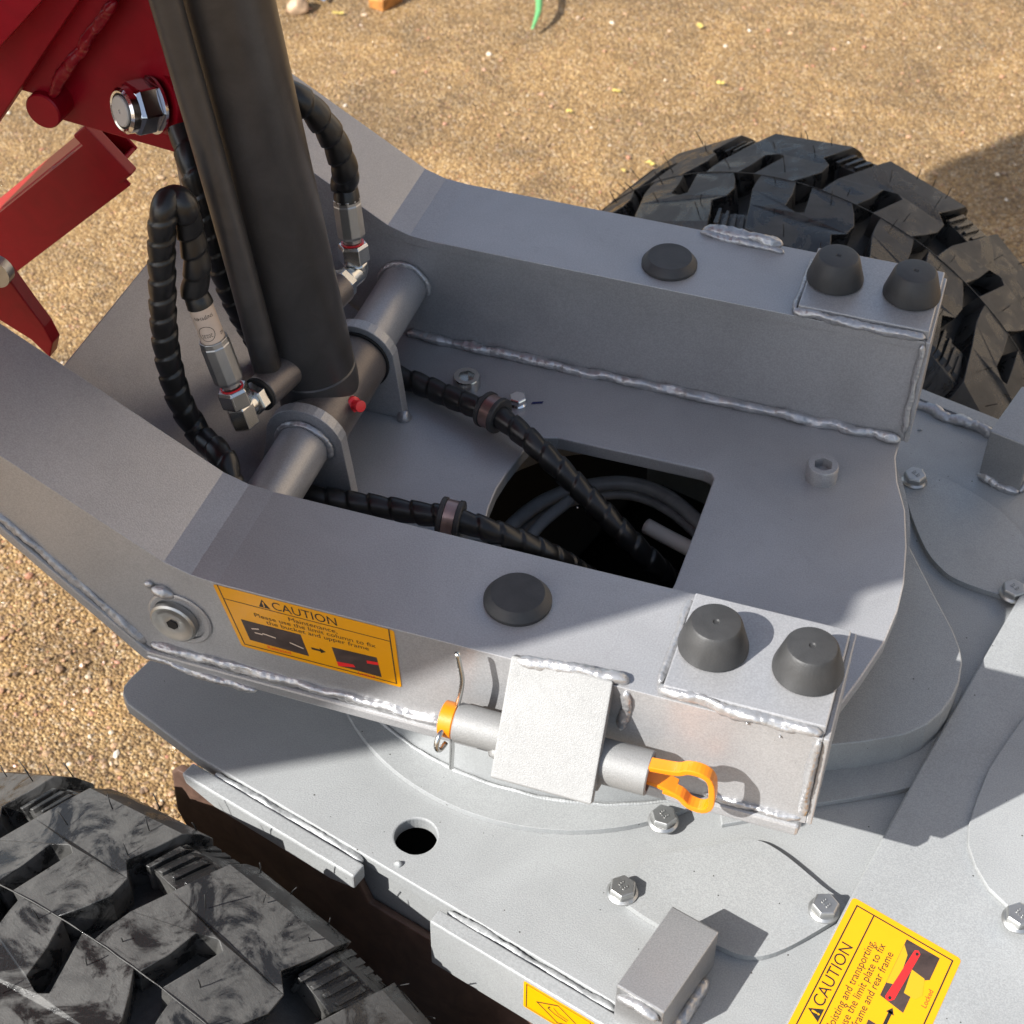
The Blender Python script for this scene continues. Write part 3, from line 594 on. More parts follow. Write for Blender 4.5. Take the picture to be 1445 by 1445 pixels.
# stop blocks
plate('stop_block', rect(0.069, 0.1035, -0.338, -0.2680), ZT + 0.0003, -0.058, 'block', LF, mpl, bev=0.0012)
plate('stop_block', rect(0.0600, 0.0960, 0.2700, 0.340), ZT + 0.0003, -0.046, 'block', LF, mpl, bev=0.0012)
weld('weld_bead', [Lw(0.071, -0.3400, -0.0640), Lw(0.088, -0.3400, -0.0625), Lw(0.101, -0.3400, -0.0640)], 0.0060, LF, seed=44, up=Vector((0, 0, 1)))
weld('weld_bead', [Lw(0.1050, -0.335, -0.097), Lw(0.1055, -0.300, -0.097), Lw(0.1045, -0.278, -0.097)], 0.0060, LF, seed=45)
weld('weld_bead', [Lw(0.0590, 0.2720, -0.098), Lw(0.078, 0.2685, -0.097), Lw(0.096, 0.2700, -0.098)], 0.0060, LF, seed=46)
weld('weld_bead', [Lw(0.0975, 0.272, -0.098), Lw(0.0975, 0.30, -0.098), Lw(0.0975, 0.33, -0.098)], 0.0045, LF, seed=47)
blobs('weld_spatter', [(Vector((0.0038, -0.2565, -0.1)), 0.0030), (Vector((0.2734, 0.3109, -0.1)), 0.0022)], LF, 'deck')
# caution label on the rear deck and hazard label on the edge bar
a = Vector((0.3052, -0.1909, -0.088)); b = Vector((0.3808, -0.2153, -0.088)); wd = L(0.1672, -0.345, -0.088) - L(0.1562, -0.1767, -0.088); wd.normalize()
tl2 = a + wd * 0.132; bl2 = b + wd * 0.132
st2, f2, asp2 = sticker('warning_label', [tl2, a, b, bl2], Vector((0, 0, 1)), LF, 'yellow caution label stuck on the rear deck')
lab_line([(0.03, 0.06), (0.965, 0.06), (0.965, 0.94), (0.03, 0.94), (0.03, 0.06)], 0.012, asp2, f2, 0.0003, 'print', st2)
lab_line([(0.03, 0.22), (0.965, 0.22)], 0.012, asp2, f2, 0.0003, 'print', st2)
lab_poly('warning_triangle', [(0.27, 0.20), (0.31, 0.08), (0.35, 0.20)], f2, 0.0003, 'print', st2)
lab_text('!', 0.31, 0.155, 0.09, asp2, f2, 'yellow', st2, bold=0.004)
lab_text('CAUTION', 0.545, 0.14, 0.145, asp2, f2, 'print', st2, 1.0)
lab_text('Hoisting and transporting,', 0.545, 0.30, 0.095, asp2, f2, 'print', st2, 0.95)
lab_text('Please use the limit plate to fix', 0.505, 0.385, 0.095, asp2, f2, 'print', st2, 0.95)
lab_text('the front frame and rear frame', 0.485, 0.47, 0.095, asp2, f2, 'print', st2, 0.95)
lab_poly('printed_picture', [(0.58, 0.54), (0.94, 0.54), (0.94, 0.84), (0.80, 0.84), (0.76, 0.76), (0.56, 0.76)], f2, 0.0003, 'photo', st2)
lab_poly('picture_detail', [(0.66, 0.542), (0.905, 0.542), (0.86, 0.60), (0.68, 0.63)], f2, 0.00034, 'ochre', st2)
lab_poly('picture_detail', [(0.66, 0.70), (0.80, 0.68), (0.79, 0.80), (0.70, 0.84), (0.66, 0.80)], f2, 0.00034, 'ochre', st2)
lab_poly('picture_detail', [(0.575, 0.600), (0.59, 0.58), (0.905, 0.635), (0.915, 0.665), (0.90, 0.69), (0.60, 0.655), (0.58, 0.63)], f2, 0.0004, 'redprint', st2)
for uu, vv in ((0.595, 0.618), (0.893, 0.665)): lab_poly('picture_detail', [(uu + 0.011 * math.cos(R(60 * k)), vv + 0.016 * math.sin(R(60 * k))) for k in range(6)], f2, 0.00046, 'print', st2)
lab_text('Locked', 0.70, 0.885, 0.062, asp2, f2, 'redprint', st2, 1.0)
lab_line([(0.455, 0.67), (0.525, 0.67)], 0.030, asp2, f2, 0.0003, 'print', st2, 'arrow'); lab_poly('arrow_head', [(0.52, 0.635), (0.555, 0.67), (0.52, 0.705)], f2, 0.0003, 'print', st2)
lab_poly('printed_picture', [(0.09, 0.54), (0.43, 0.54), (0.43, 0.82), (0.09, 0.82)], f2, 0.0003, 'photo', st2)
lab_text('Released', 0.26, 0.885, 0.062, asp2, f2, 'redprint', st2, 1.0)
q3 = [Lw(0.006, -0.3456, -0.1015), Lw(0.060, -0.3456, -0.1015), Lw(0.060, -0.3456, -0.1330), Lw(0.006, -0.3456, -0.1330)]
st3, f3, asp3 = sticker('hazard_label', q3, -EY, LF, 'small yellow hazard label on the edge bar')
lab_line([(0.045, 0.06), (0.955, 0.06), (0.955, 0.94), (0.045, 0.94), (0.045, 0.06)], 0.022, asp3, f3, 0.0003, 'print', st3)
lab_line([(0.20, 0.50), (0.50, 0.16), (0.80, 0.50), (0.50, 0.84), (0.20, 0.50)], 0.035, asp3, f3, 0.0003, 'print', st3)
lab_line([(0.38, 0.40), (0.36, 0.48), (0.46, 0.56), (0.62, 0.58)], 0.030, asp3, f3, 0.0004, 'print', st3, 'hazard_symbol'); lab_line([(0.44, 0.36), (0.50, 0.46), (0.64, 0.50)], 0.022, asp3, f3, 0.0004, 'print', st3, 'hazard_symbol')
# hoses and brackets glimpsed in the pit under the deck
def pit(name, pts, r, mat): return tube(name, pts, r, mat, LF, 0.004, 12)
pit('pit_hose', [(-0.0269, 0.0254, -0.085), (-0.022, 0.0678, -0.085), (-0.0049, 0.1052, -0.085), (0.0234, 0.1329, -0.085), (0.0562, 0.1469, -0.085), (0.0913, 0.1409, -0.085), (0.1311, 0.1133, -0.085)], 0.0062, 'darkgrey')
pit('pit_hose', [(-0.0291, 0.0317, -0.1), (-0.0203, 0.0704, -0.1), (-0.0041, 0.1076, -0.1), (0.0234, 0.135, -0.1), (0.0564, 0.1491, -0.1), (0.0924, 0.1407, -0.1), (0.1326, 0.1124, -0.1)], 0.0042, 'darkgrey')
pit('pit_strip', [(-0.0052, 0.0402, -0.08), (0.0018, 0.074, -0.08), (0.0159, 0.1086, -0.08)], 0.0050, 'darkgrey')
pit('pit_tube', [(0.0836, 0.0932, -0.075), (0.1051, 0.0853, -0.075), (0.1303, 0.0772, -0.075)], 0.0065, 'palegrey')

# ================================================================ hydraulic cylinder
HC = thing('hydraulic_cylinder', 'tall dark grey hydraulic lift cylinder standing on the deck', 'hydraulic cylinder', (PX, 0.025, PZ))
ax = Vector((-0.041, 0.0, 0.310)).normalized(); base = Vector((-0.1605, 0.021, 0.060))
cyl = lambda h, dx=0.0, dy=0.0: base + ax * h + Vector((dx, dy, 0))
turned('barrel', [(0, -0.014), (0.0285, -0.014), (0.0312, -0.010), (0.0312, 0.020), (0.0303, 0.0210), (0.0303, 0.0222), (0.0308, 0.0230), (0.0308, 0.62), (0.034, 0.62), (0.034, 0.66), (0, 0.66)], base, ax, 'barrel', HC, 64)
turned('piston_rod', [(0, 0.66), (0.0175, 0.66), (0.0175, 0.78), (0, 0.78)], base, ax, 'chrome', HC, 40)
turned('base_eye', [(0, 0), (0.0235, 0), (0.0245, 0.001), (0.0245, 0.090), (0.0235, 0.091), (0, 0.091)], (PX, -0.020, PZ), (0, 1, 0), 'grey', HC, 48)
weld('weld_bead', [tuple(base + Vector((0.024 * math.cos(a), 0.027 * math.sin(a), -0.004 - 0.006 * abs(math.cos(a))))) for a in [R(-130 + 210 * k / 20) for k in range(21)]], 0.0040, HC, 'barrel', 50)
for yy in (-0.0215, 0.0715): turned('seal_ring', [(0.018, 0), (0.0262, 0), (0.0262, 0.0022), (0.018, 0.0022)], (PX, yy - (0 if yy > 0 else 0.0005), PZ), (0, 1 if yy < 0 else -1, 0), 'black', HC, 40)
tube('side_pipe', [Vector((-0.1790, -0.0200, 0.098)), Vector((-0.1990, -0.0200, 0.244)), Vector((-0.2210, -0.0200, 0.388)), Vector((-0.2540, -0.0200, 0.62))], 0.0102, 'barrel', HC, 0.03, 24)
PA = Vector((-0.1745, -0.0200, 0.0965)); pd = Vector((-0.24, -0.97, 0.0)).normalized()
turned('port_boss', [(0, -0.022), (0.0125, -0.022), (0.0130, 0.0), (0.0130, 0.016), (0.0120, 0.017), (0, 0.017)], PA, pd, 'grey', HC, 32)
turned('port_seal', [(0, 0), (0.0132, 0), (0.0132, 0.0025), (0, 0.0025)], PA + pd * 0.0172, pd, 'black', HC, 32)
def hexpart(name, org, axis, af, h, mat, parent, rot=0.2):
    bm = bmesh.new(); hexhead(bm, org, axis, af, 0.0, h, rot, 0.08); return finish(name, bm, mat, parent, False, 0.0004)
nA = PA + pd * 0.0200
hexpart('port_nut', nA, pd, 0.0210, 0.0085, 'zinc', HC)
eA = nA + pd * 0.0200
up_a = Vector((-0.0155, 0.0020, 0.0600)).normalized()
tube('elbow', [nA + pd * 0.006, nA + pd * 0.014, eA - up_a * 0.001], 0.0082, 'zinc', HC, 0.002, 20)
hexpart('elbow_block', eA - up_a * 0.0120, up_a, 0.0185, 0.0200, 'zinc', HC, 0.5)
hexpart('swivel_nut', eA + up_a * 0.0060, up_a, 0.0205, 0.0145, 'zinc', HC, 0.1)
turned('red_ring', [(0.0070, 0), (0.0084, 0), (0.0084, 0.0006), (0.0070, 0.0006)], eA + up_a * 0.0205, up_a, 'redcap', HC, 28)
plate('paint_mark', [(-0.0010, 0.001), (0.0010, 0.001), (0.0012, 0.011), (-0.0006, 0.011)], 0.0, 0.0003, 'white', HC, lambda u, v, d: eA + up_a * (0.008 + v) + Vector((0.94, -0.33, 0)) * u + Vector((0.30, -0.90, 0.25)).normalized() * (0.0106 + d), bev=0)
ferA = eA + up_a * 0.022
def ferrule(org, axis, parent, hgt):
    n = 10; bm = bmesh.new(); prof_ = [(0, 0), (0.0070, 0), (0.0070, 0.004), (0.0100, 0.0045), (0.0108, 0.007), (0.0108, hgt - 0.005), (0.0104, hgt - 0.004), (0.0104, hgt), (0.0090, hgt), (0.0088, hgt - 0.003), (0, hgt - 0.003)]
    lathe(bm, prof_, org, axis, n); return finish('crimped_ferrule', bm, 'zincdull', parent, False, 0.0005)
ferrule(ferA, up_a, HC, 0.040)
# far port, partly hidden behind the barrel
PB = Vector((-0.1660, 0.048, 0.1180)); pb = Vector((0.20, 0.975, 0.02)).normalized()
turned('port_boss', [(0, -0.012), (0.0130, -0.012), (0.0130, 0.024), (0.0122, 0.025), (0, 0.025)], PB, pb, 'grey', HC, 32)
hexpart('port_nut', PB + pb * 0.0255, pb, 0.0205, 0.0080, 'zinc', HC, 0.35)
eB = PB + pb * 0.0470; up_b = Vector((-0.004, 0.004, 0.030)).normalized()
tube('elbow', [PB + pb * 0.032, PB + pb * 0.040, eB, eB + up_b * 0.008], 0.0090, 'zinc', HC, 0.002, 20)
hexpart('swivel_nut', eB + up_b * 0.0080, up_b, 0.0205, 0.0150, 'zinc', HC, 0.5)
turned('red_ring', [(0.0070, 0), (0.0088, 0), (0.0088, 0.0008), (0.0070, 0.0008)], eB + up_b * 0.0232, up_b, 'redcap', HC, 28)
ferB = eB + up_b * 0.0240
ferrule(ferB, up_b, HC, 0.036)
gz = Vector((-0.13, 0.018, 0.0449))
gd = Vector((0.80, -0.45, 0.38)).normalized(); gs = Vector((PX, 0.022, PZ)) + gd * 0.0225
turned('grease_fitting', [(0, 0), (0.0042, 0), (0.0042, 0.0035), (0, 0.0035)], gs, gd, 'zinc', HC, 6, smooth=False)
turned('red_dust_cap', [(0, 0), (0.0062, 0), (0.0060, 0.0030), (0.0040, 0.0042), (0.0038, 0.0085), (0.0046, 0.0092), (0.0044, 0.0118), (0, 0.0122)], gs + gd * 0.0030, gd, 'redcap', HC, 20)

# ================================================================ hoses with spiral guard
def hose(name, pts, r, label, group, pitch=0.0165, seed=0, step=0.0011):
    path = spline(pts, step); bm = bmesh.new()
    def rad(s, a):
        ph = (s / pitch - a / (2 * math.pi) + 0.10 * noise.noise(Vector((s * 40, seed, 0)))) % 1.0
        edge = min(1.0, ph / 0.05) ** 0.6; ridge = 1.0 - 0.75 * ph ** 2.2
        return r * (0.80 + 0.24 * ridge * edge + 0.03 * noise.noise(Vector((s * 70, math.cos(a), math.sin(a) + seed))))
    sweep(bm, path, rad, 20)
    o = finish(name, bm, 'plastic', None, True)
    try: o.data.set_sharp_from_angle(angle=R(50))
    except Exception: pass
    return tag(o, label, 'hose', group)
HG = 'hydraulic hoses in black spiral guard'
hA0 = ferA + up_a * 0.0385
hA = hose('hydraulic_hose', [hA0 + up_a * 0.0285, hA0 + up_a * 0.040] + [(-0.2043, -0.056, 0.2158), (-0.2058, -0.056, 0.2439)] + [(-0.2043, -0.062, 0.2674), (-0.2117, -0.062, 0.2717)] + [(-0.2135, -0.072, 0.2664), (-0.2188, -0.072, 0.2404), (-0.223, -0.072, 0.208), (-0.2269, -0.072, 0.1743), (-0.228, -0.072, 0.1399), (-0.2241, -0.072, 0.1056), (-0.2123, -0.072, 0.0769)] + [(-0.1813, -0.095, 0.0793)] + [(-0.165, -0.112, 0.050), (-0.13, -0.110, 0.020)], 0.0092, 'black hose looping over beside the cylinder, with a pale printed sleeve', HG, seed=1)
turned('hose_sleeve', [(0.0066, 0), (0.0086, 0), (0.0086, 0.0310), (0.0066, 0.0310)], hA0, up_a, 'pale', hA, 32)
turned('hose_end', [(0, 0), (0.0088, 0), (0.0088, 0.004), (0, 0.004)], hA0 - up_a * 0.003, up_a, 'black', hA, 32)
# print on the sleeve, reading upside down as the hose is fitted
cdir = Vector((0.486, -0.830, 0.757)); cdir = (cdir - up_a * cdir.dot(up_a)).normalized(); cside = up_a.cross(cdir)
def wrap(u, v): return hA0 + up_a * v + (cdir * math.cos(u / 0.0085) + cside * math.sin(u / 0.0085)) * 0.00868
text('sleeve_print', '2023S', 0.0040, 'print', hA, None, Vector((1, 0, 0)), Vector((0, 1, 0)), mapf=lambda x, y: wrap(-x * 0.8 - 0.003, 0.0085 - y))
text('sleeve_print', 'SN/JM14N', 0.0036, 'print', hA, None, Vector((1, 0, 0)), Vector((0, 1, 0)), mapf=lambda x, y: wrap(-x * 0.9 - 0.001, 0.0225 - y))
text('sleeve_print', 'N2', 0.0036, 'print', hA, None, Vector((1, 0, 0)), Vector((0, 1, 0)), mapf=lambda x, y: wrap(-x * 0.9 + 0.0085, 0.0065 - y))
bm = bmesh.new(); ring = [(R(15 * k)) for k in range(25)]
for a_, b_ in zip(ring, ring[1:]):
    bm.faces.new([bm.verts.new(wrap(-0.003 + rr * 0.0058 * math.cos(t), 0.0100 + rr * 0.0060 * math.sin(t))) for rr, t in ((1, a_), (1, b_), (0.93, b_), (0.93, a_))])
finish('sleeve_print', bm, 'print', hA)
hB0 = ferB + up_b * 0.034
hB = hose('hydraulic_hose', [hB0, hB0 + up_b * 0.014, (-0.1617, 0.098, 0.2011), (-0.1651, 0.094, 0.2254), (-0.1724, 0.088, 0.2483), (-0.1836, 0.08, 0.2677), (-0.2068, 0.07, 0.2864)], 0.0100, 'black hose curving down to the fitting behind the cylinder barrel', HG, seed=2)
hC = hose('hydraulic_hose', [(-0.2523, 0.03, 0.2614), (-0.2401, 0.015, 0.2458), (-0.2338, 0.01, 0.2262), (-0.2295, 0.012, 0.1904), (-0.2275, 0.02, 0.1451), (-0.2219, 0.035, 0.0932), (-0.2169, 0.075, 0.022), (-0.17, 0.115, 0.03), (-0.135, 0.1059, 0.014), (-0.1131, 0.1026, 0.013), (-0.0877, 0.0954, 0.014), (-0.0662, 0.0885, 0.016), (-0.0434, 0.0819, 0.019), (-0.0196, 0.0714, 0.017), (0.0063, 0.0592, 0.01), (0.03, 0.0518, -0.003), (0.0585, 0.0443, -0.022), (0.0884, 0.0393, -0.046), (0.1102, 0.0423, -0.07), (0.1213, 0.0698, -0.12)], 0.0091, 'black hose crossing the deck and dropping into the deck opening', HG, seed=3)
hD = hose('hydraulic_hose', [(-0.166, -0.0483, 0.016), (-0.1476, -0.0451, 0.013), (-0.1201, -0.0429, 0.013), (-0.0878, -0.0391, 0.013), (-0.0606, -0.0371, 0.014), (-0.0358, -0.0352, 0.015), (-0.0068, -0.0332, 0.01), (0.0153, -0.0254, -0.002), (0.0398, -0.0142, -0.022), (0.0592, 0.0091, -0.06)], 0.0088, 'black hose lying along the inner side of the nearer rail', HG, seed=4)
def clamp(pt, d, parent):
    d = Vector(d).normalized(); pt = Vector(pt)
    turned('clamp_rubber', [(0.0085, -0.0085), (0.0138, -0.0085), (0.0146, -0.0078), (0.0146, -0.0048), (0.0128, -0.0044), (0.0128, 0.0044), (0.0146, 0.0048), (0.0146, 0.0078), (0.0138, 0.0085), (0.0085, 0.0085)], pt, d, 'rubber', parent, 36)
    turned('clamp_band', [(0.0126, -0.0042), (0.0136, -0.0042), (0.0136, 0.0042), (0.0126, 0.0042)], pt, d, 'band', parent, 36)
c1 = Vector((-0.0434, 0.0819, 0.019)); clamp(c1, Vector((-0.0196, 0.0714, 0.017)) - Vector((-0.0662, 0.0885, 0.016)), hC)
c2 = Vector((-0.0358, -0.0352, 0.015)); clamp(c2, Vector((-0.0068, -0.0332, 0.01)) - Vector((-0.0606, -0.0371, 0.014)), hD)

# ================================================================ red loader arm
RA = thing('loader_arm', 'dark red steel loader arm with a big chrome lock nut', 'loader arm', (-0.36, 0.06, 0.23))
main = [(-0.3632, 0.2341), (-0.2611, 0.2242), (-0.2262, 0.2204)] + [(-0.190, 0.50), (-0.250, 0.75), (-0.420, 0.75), (-0.330, 0.40)] + [(-0.2998, 0.3382), (-0.3674, 0.2529)]
plate('side_plate', main, 0.050, 0.062, 'redpaint', RA, mpy, bev=0.001)
up2 = [(-0.2866, 0.3515), (-0.356, 0.2596), (-0.3824, 0.2624), (-0.3481, 0.3051), (-0.3186, 0.3418)]
plate('inner_web', up2 + [(-0.330, 0.42), (-0.300, 0.42)], 0.036, 0.0498, 'redpaint', RA, mpy, bev=0.001)
plate('upper_web', [(-0.3144, 0.3665), (-0.3566, 0.3236), (-0.3946, 0.2943)] + [(-0.48, 0.34), (-0.40, 0.46), (-0.31, 0.43)], -0.010, 0.004, 'redpaint', RA, mpy, bev=0.001)
plate('outer_web', [(-0.3323, 0.3504), (-0.3054, 0.3551), (-0.3358, 0.3169), (-0.3903, 0.246), (-0.4388, 0.1873), (-0.4179, 0.2733), (-0.3783, 0.3048)], 0.020, 0.032, 'redpaint', RA, mpy, bev=0.001)
turned('cross_tube', [(0, 0), (0.0125, 0), (0.0135, 0.001), (0.0135, 0.10), (0, 0.10)], (-0.361, 0.03, 0.2519), (0, 1, 0), 'redpaint', RA, 32)
weld('weld_bead', [(-0.289, 0.0345, 0.3478), (-0.3193, 0.0345, 0.3102), (-0.3443, 0.0345, 0.2784), (-0.3557, 0.0345, 0.2628)], 0.0058, RA, 'redweld', 60, up=Vector((0, 1, 0)))
weld('weld_bead', [(-0.3523, 0.0345, 0.3019), (-0.3686, 0.0345, 0.2815), (-0.3878, 0.0345, 0.2599)], 0.0032, RA, 'redweld', 61, up=Vector((0, 1, 0)))
nc = Vector((-0.2786, 0.048, 0.2648)); nx = Vector((-0.50, -0.82, 0.16)).normalized()
turned('pin_boss', [(0, -0.004), (0.0235, -0.004), (0.0235, 0.001), (0.0220, 0.004), (0, 0.004)], nc + Vector((0.004, 0.004, 0)), nx, 'redpaint', RA, 40)
nut = turned('lock_nut', [(0, 0.003), (0.0200, 0.003), (0.0205, 0.0055), (0, 0.0055)], nc, nx, 'chrome', RA, 36)
bm = bmesh.new(); hexhead(bm, nc, nx, 0.0330, 0.0050, 0.0230, 0.35, 0.10); finish('nut_hexagon', bm, 'chrome', nut, False, 0.0009)
turned('nut_collar', [(0.0150, 0.022), (0.0165, 0.0225), (0.0160, 0.0275), (0.0140, 0.0290), (0.0125, 0.0285), (0.0125, 0.022)], nc, nx, 'chrome', nut, 36)
turned('nylon_ring', [(0.0100, 0.022), (0.0126, 0.022), (0.0126, 0.0278), (0.0108, 0.0278)], nc, nx, 'black', nut, 36)
turned('bolt_end', [(0, 0.02), (0.0108, 0.02), (0.0108, 0.0292), (0.0100, 0.0300), (0.0015, 0.0300), (0.0012, 0.0290), (0, 0.0290)], nc, nx, 'palegrey', nut, 36)
# unseen red sheet added to shade the deck, outline projected back from its shadow
shade = [(-0.46, -0.400), (-0.33, -0.425), (-0.18, -0.335), (0.068, -0.2135), (0.167, -0.131), (0.171, -0.098), (0.36, 0.055), (0.46, 0.16), (0.45, 0.60), (0.30, 1.22), (-0.315, 1.054), (-0.437, 0.964), (-0.465, 0.917), (-0.44, 0.60), (-0.45, 0.30), (-0.50, -0.05)]
dz = 0.72; kk = dz / math.tan(SUN_EL)
caster = [(x - kk * math.cos(SUN_AZ), y - kk * math.sin(SUN_AZ)) for x, y in shade]
SHD = thing('shade_caster', 'unseen red sheet added above the machine to shade it', 'shade caster', (caster[0][0], caster[0][1], 0.1 + dz))
plate('caster_sheet', caster, 0.1 + dz, 0.112 + dz, 'redpaint', SHD, mpz)
rim = [tuple(v) for v in caster[-6:]]
for i in range(len(rim) - 1):
    a_, b_ = Vector((*rim[i], 0.1125 + dz)), Vector((*rim[i + 1], 0.1125 + dz)); d_ = (b_ - a_).normalized(); n_ = Vector((-d_.y, d_.x, 0))
    bm = bmesh.new(); extrude(bm, [(0, 0), ((b_ - a_).length - 0.001, 0), ((b_ - a_).length - 0.001, 0.30), (0, 0.30)], 0.0, 0.01, lambda u, v, d: a_ + d_ * u + n_ * d + Vector((0, 0, v))); finish('caster_rim', bm, 'redpaint', SHD)

LK = thing('red_link_frame', 'bright red square tube frame low behind the near rail', 'link frame', (-0.45, 0.06, 0.12))
A = Vector((-0.5024, 0.07, 0.0504)); B = Vector((-0.3443, 0.07, 0.1939)); dd = (B - A).normalized(); uu = Vector((0, 1, 0)); vv = dd.cross(uu).normalized()
if vv.z < 0: vv = -vv
ln = (B - A).length; sq = lambda s, w0, w1: None
def beam(name, l0, l1, y0, y1, v0, v1, mat, parent):
    bm = bmesh.new(); extrude(bm, rect(l0, l1, v0, v1), y0, y1, lambda u, v, d: A + dd * u + vv * v + uu * d); return finish(name, bm, mat, parent, False, 0.0015)
beam('tube_side', 0, ln, 0.0, 0.003, -0.028, 0.016, 'redpaint', LK); beam('tube_side', 0, ln, 0.032, 0.035, -0.014, 0.014, 'redpaint', LK)
beam('tube_top', 0, ln - 0.012, 0.0032, 0.0318, 0.0105, 0.0138, 'redpaint', LK); beam('tube_bottom', 0, ln, 0.0032, 0.0318, -0.0138, -0.0105, 'redpaint', LK)
beam('gusset_plate', -0.05, ln - 0.025, 0.036, 0.110, 0.008, 0.015, 'redpaint', LK)
beam('end_flange', ln - 0.004, ln + 0.012, -0.004, 0.006, -0.022, 0.026, 'redpaint', LK)
weld('weld_bead', [tuple(A + dd * (ln * t) + vv * 0.0145 + uu * 0.004) for t in (0.72, 0.80, 0.90)], 0.0035, LK, 'redweld', 62)
plate('bent_strap', [(-0.401, 0.1459), (-0.386, 0.1392), (-0.3735, 0.1151), (-0.363, 0.0965), (-0.3587, 0.0821), (-0.3641, 0.0669), (-0.377, 0.0807), (-0.4117, 0.0988)], -0.020, -0.008, 'redpaint', LK, mpy, bev=0.001)
turned('strap_bolt', [(0, 0), (0.012, 0), (0.012, 0.008), (0, 0.008)], (-0.3887, -0.021, 0.1457), (0, -1, 0), 'zincdull', LK, 24)

# ================================================================ wheels
def make_tyre(name, sgn, mat, label):
    c = L(-0.2165, -0.500 if sgn < 0 else 0.512, -0.360)
    W = thing(name, label, 'wheel', tuple(c), TH, 'wheels of the chassis')
    prof_t = [(0.150, -0.085), (0.200, -0.108), (0.250, -0.114), (0.268, -0.106), (0.276, -0.090), (0.282, -0.05), (0.284, 0.0), (0.282, 0.05), (0.276, 0.090), (0.268, 0.106), (0.250, 0.114), (0.200, 0.108), (0.150, 0.085)]
    bm = bmesh.new(); lathe(bm, [(r, h) for r, h in prof_t], (0, 0, 0), (0, 1, 0), 96)
    t = finish('tyre_casing', bm, 'tyredark', None, True); t.parent = W
    rim_o = bmesh.new(); lathe(rim_o, [(0, -0.02), (0.06, -0.02), (0.13, 0.02), (0.148, 0.08), (0.158, 0.084), (0.158, -0.084), (0.148, -0.08), (0.12, -0.03), (0, -0.03)], (0, 0, 0), (0, 1, 0), 48)
    ro = finish('rim', rim_o, 'paint', None, True); ro.parent = W
    RT = 0.312
    def top(w): w = abs(w); return RT - 0.35 * w * w - (0.0 if w < 0.098 else (w - 0.098) * 1.5)
    def basr(w): w = abs(w); return 0.279 - 0.6 * w * w - (0.0 if w < 0.10 else (w - 0.10) * 1.2)
    N = 15; pit_ = 2 * math.pi * RT / N; KU = pit_ / 0.109
    # lug outline: (along the tread, across from the centre seam)
    out = [(0.0, 0.0003), (0.0320, 0.0003), (0.0325, 0.022), (0.0300, 0.047), (0.0400, 0.053), (0.0470, 0.048), (0.0470, 0.022), (0.0465, 0.0003), (0.0830, 0.0003), (0.0870, 0.016), (0.0900, 0.034), (0.0860, 0.052), (0.0740, 0.064), (0.0770, 0.085), (0.0785, 0.105), (0.0790, 0.118), (0.0790, 0.127), (0.0050, 0.127), (0.0045, 0.118), (0.0035, 0.105), (0.0015, 0.085), (0.000, 0.062), (-0.0030, 0.032), (-0.0020, 0.016)]
    out = [(u * KU, v) for u, v in out]
    SH = lambda v: 0.26 * v
    KW = 0.885
    lug_me = {}
    for sd in (1, -1):
        bm = bmesh.new()
        def mp(u, v, d):
            a = (u + SH(v)) / RT; w = v * sd * KW; r = top(w) if d > 0.5 else basr(w) - 0.006
            ws = w * (1.0 if d > 0.5 else 0.97)
            return Vector((r * math.sin(a), ws, r * math.cos(a)))
        extrude(bm, out, 0.0, 1.0, mp)
        # flutes on the shoulder
        def low_mp(drop):
            def f(u, v, d):
                u = u * KU; w = v * KW; r = top(w) - (drop + 0.10 * max(0.0, w - 0.08) if d > 0.5 else 0.03); a = (u + SH(v)) / RT
                return Vector((r * math.sin(a), w * sd, r * math.cos(a)))
            return f
        extrude(bm, [(0.0792, 0.074), (0.1080, 0.068), (0.1110, 0.085), (0.1130, 0.105), (0.1135, 0.124), (0.0800, 0.124), (0.0797, 0.105), (0.0794, 0.085)], 0, 1, low_mp(0.0085))
        for q in range(4):
            u0 = 0.0815 + q * 0.0075
            extrude(bm, [(u0, 0.070 + 0.002 * q), (u0 + 0.003, 0.070 + 0.002 * q), (u0 + 0.0048, 0.098), (u0 + 0.0052, 0.1255), (u0 + 0.0002, 0.1255), (u0 + 0.0002, 0.098)], 0, 1, low_mp(0.0042 + 0.0008 * q))
        o = finish('tread_lug', bm, mat, None, True); o.data.set_sharp_from_angle(angle=R(22)); lug_me[sd] = o.data; COL.objects.unlink(o); bpy.data.objects.remove(o)
    hair = bmesh.new()
    for k in range(N):
        for sd in (1, -1):
            ang = 2 * math.pi * k / N + (math.pi / N if sd < 0 else 0)
            o = bpy.data.objects.new('tread_lug', lug_me[sd]); COL.objects.link(o); o.parent = t; o.rotation_euler = (0, ang, 0)
            b = o.modifiers.new('edge', 'BEVEL'); b.width = 0.0014; b.segments = 2; b.limit_method = 'ANGLE'; b.angle_limit = R(40)
            for (u, w) in ((0.014, 0.012), (0.062, 0.020), (0.022, 0.068), (0.066, 0.070), (0.036, 0.100), (0.066, 0.098), (0.012, 0.1250), (0.036, 0.1250), (0.066, 0.1250)):
                if random.random() < 0.12: continue
                a = ang + (u * KU + SH(w) + random.uniform(-0.006, 0.006)) / RT; w = sd * KW * (w + random.uniform(-0.004, 0.0)); r0 = top(w) - 0.001; h = random.uniform(0.008, 0.016)
                
                n0 = Vector((math.sin(a), 0, math.cos(a))); p0 = n0 * r0 + Vector((0, w, 0)); bend = Vector((random.uniform(-1, 1), random.uniform(-1, 1), random.uniform(-1, 1))) * 0.0028
                sweep(hair, [p0, p0 + n0 * h * 0.5 + bend * 0.3, p0 + n0 * h + bend], lambda s, a_: 0.00045, 4)
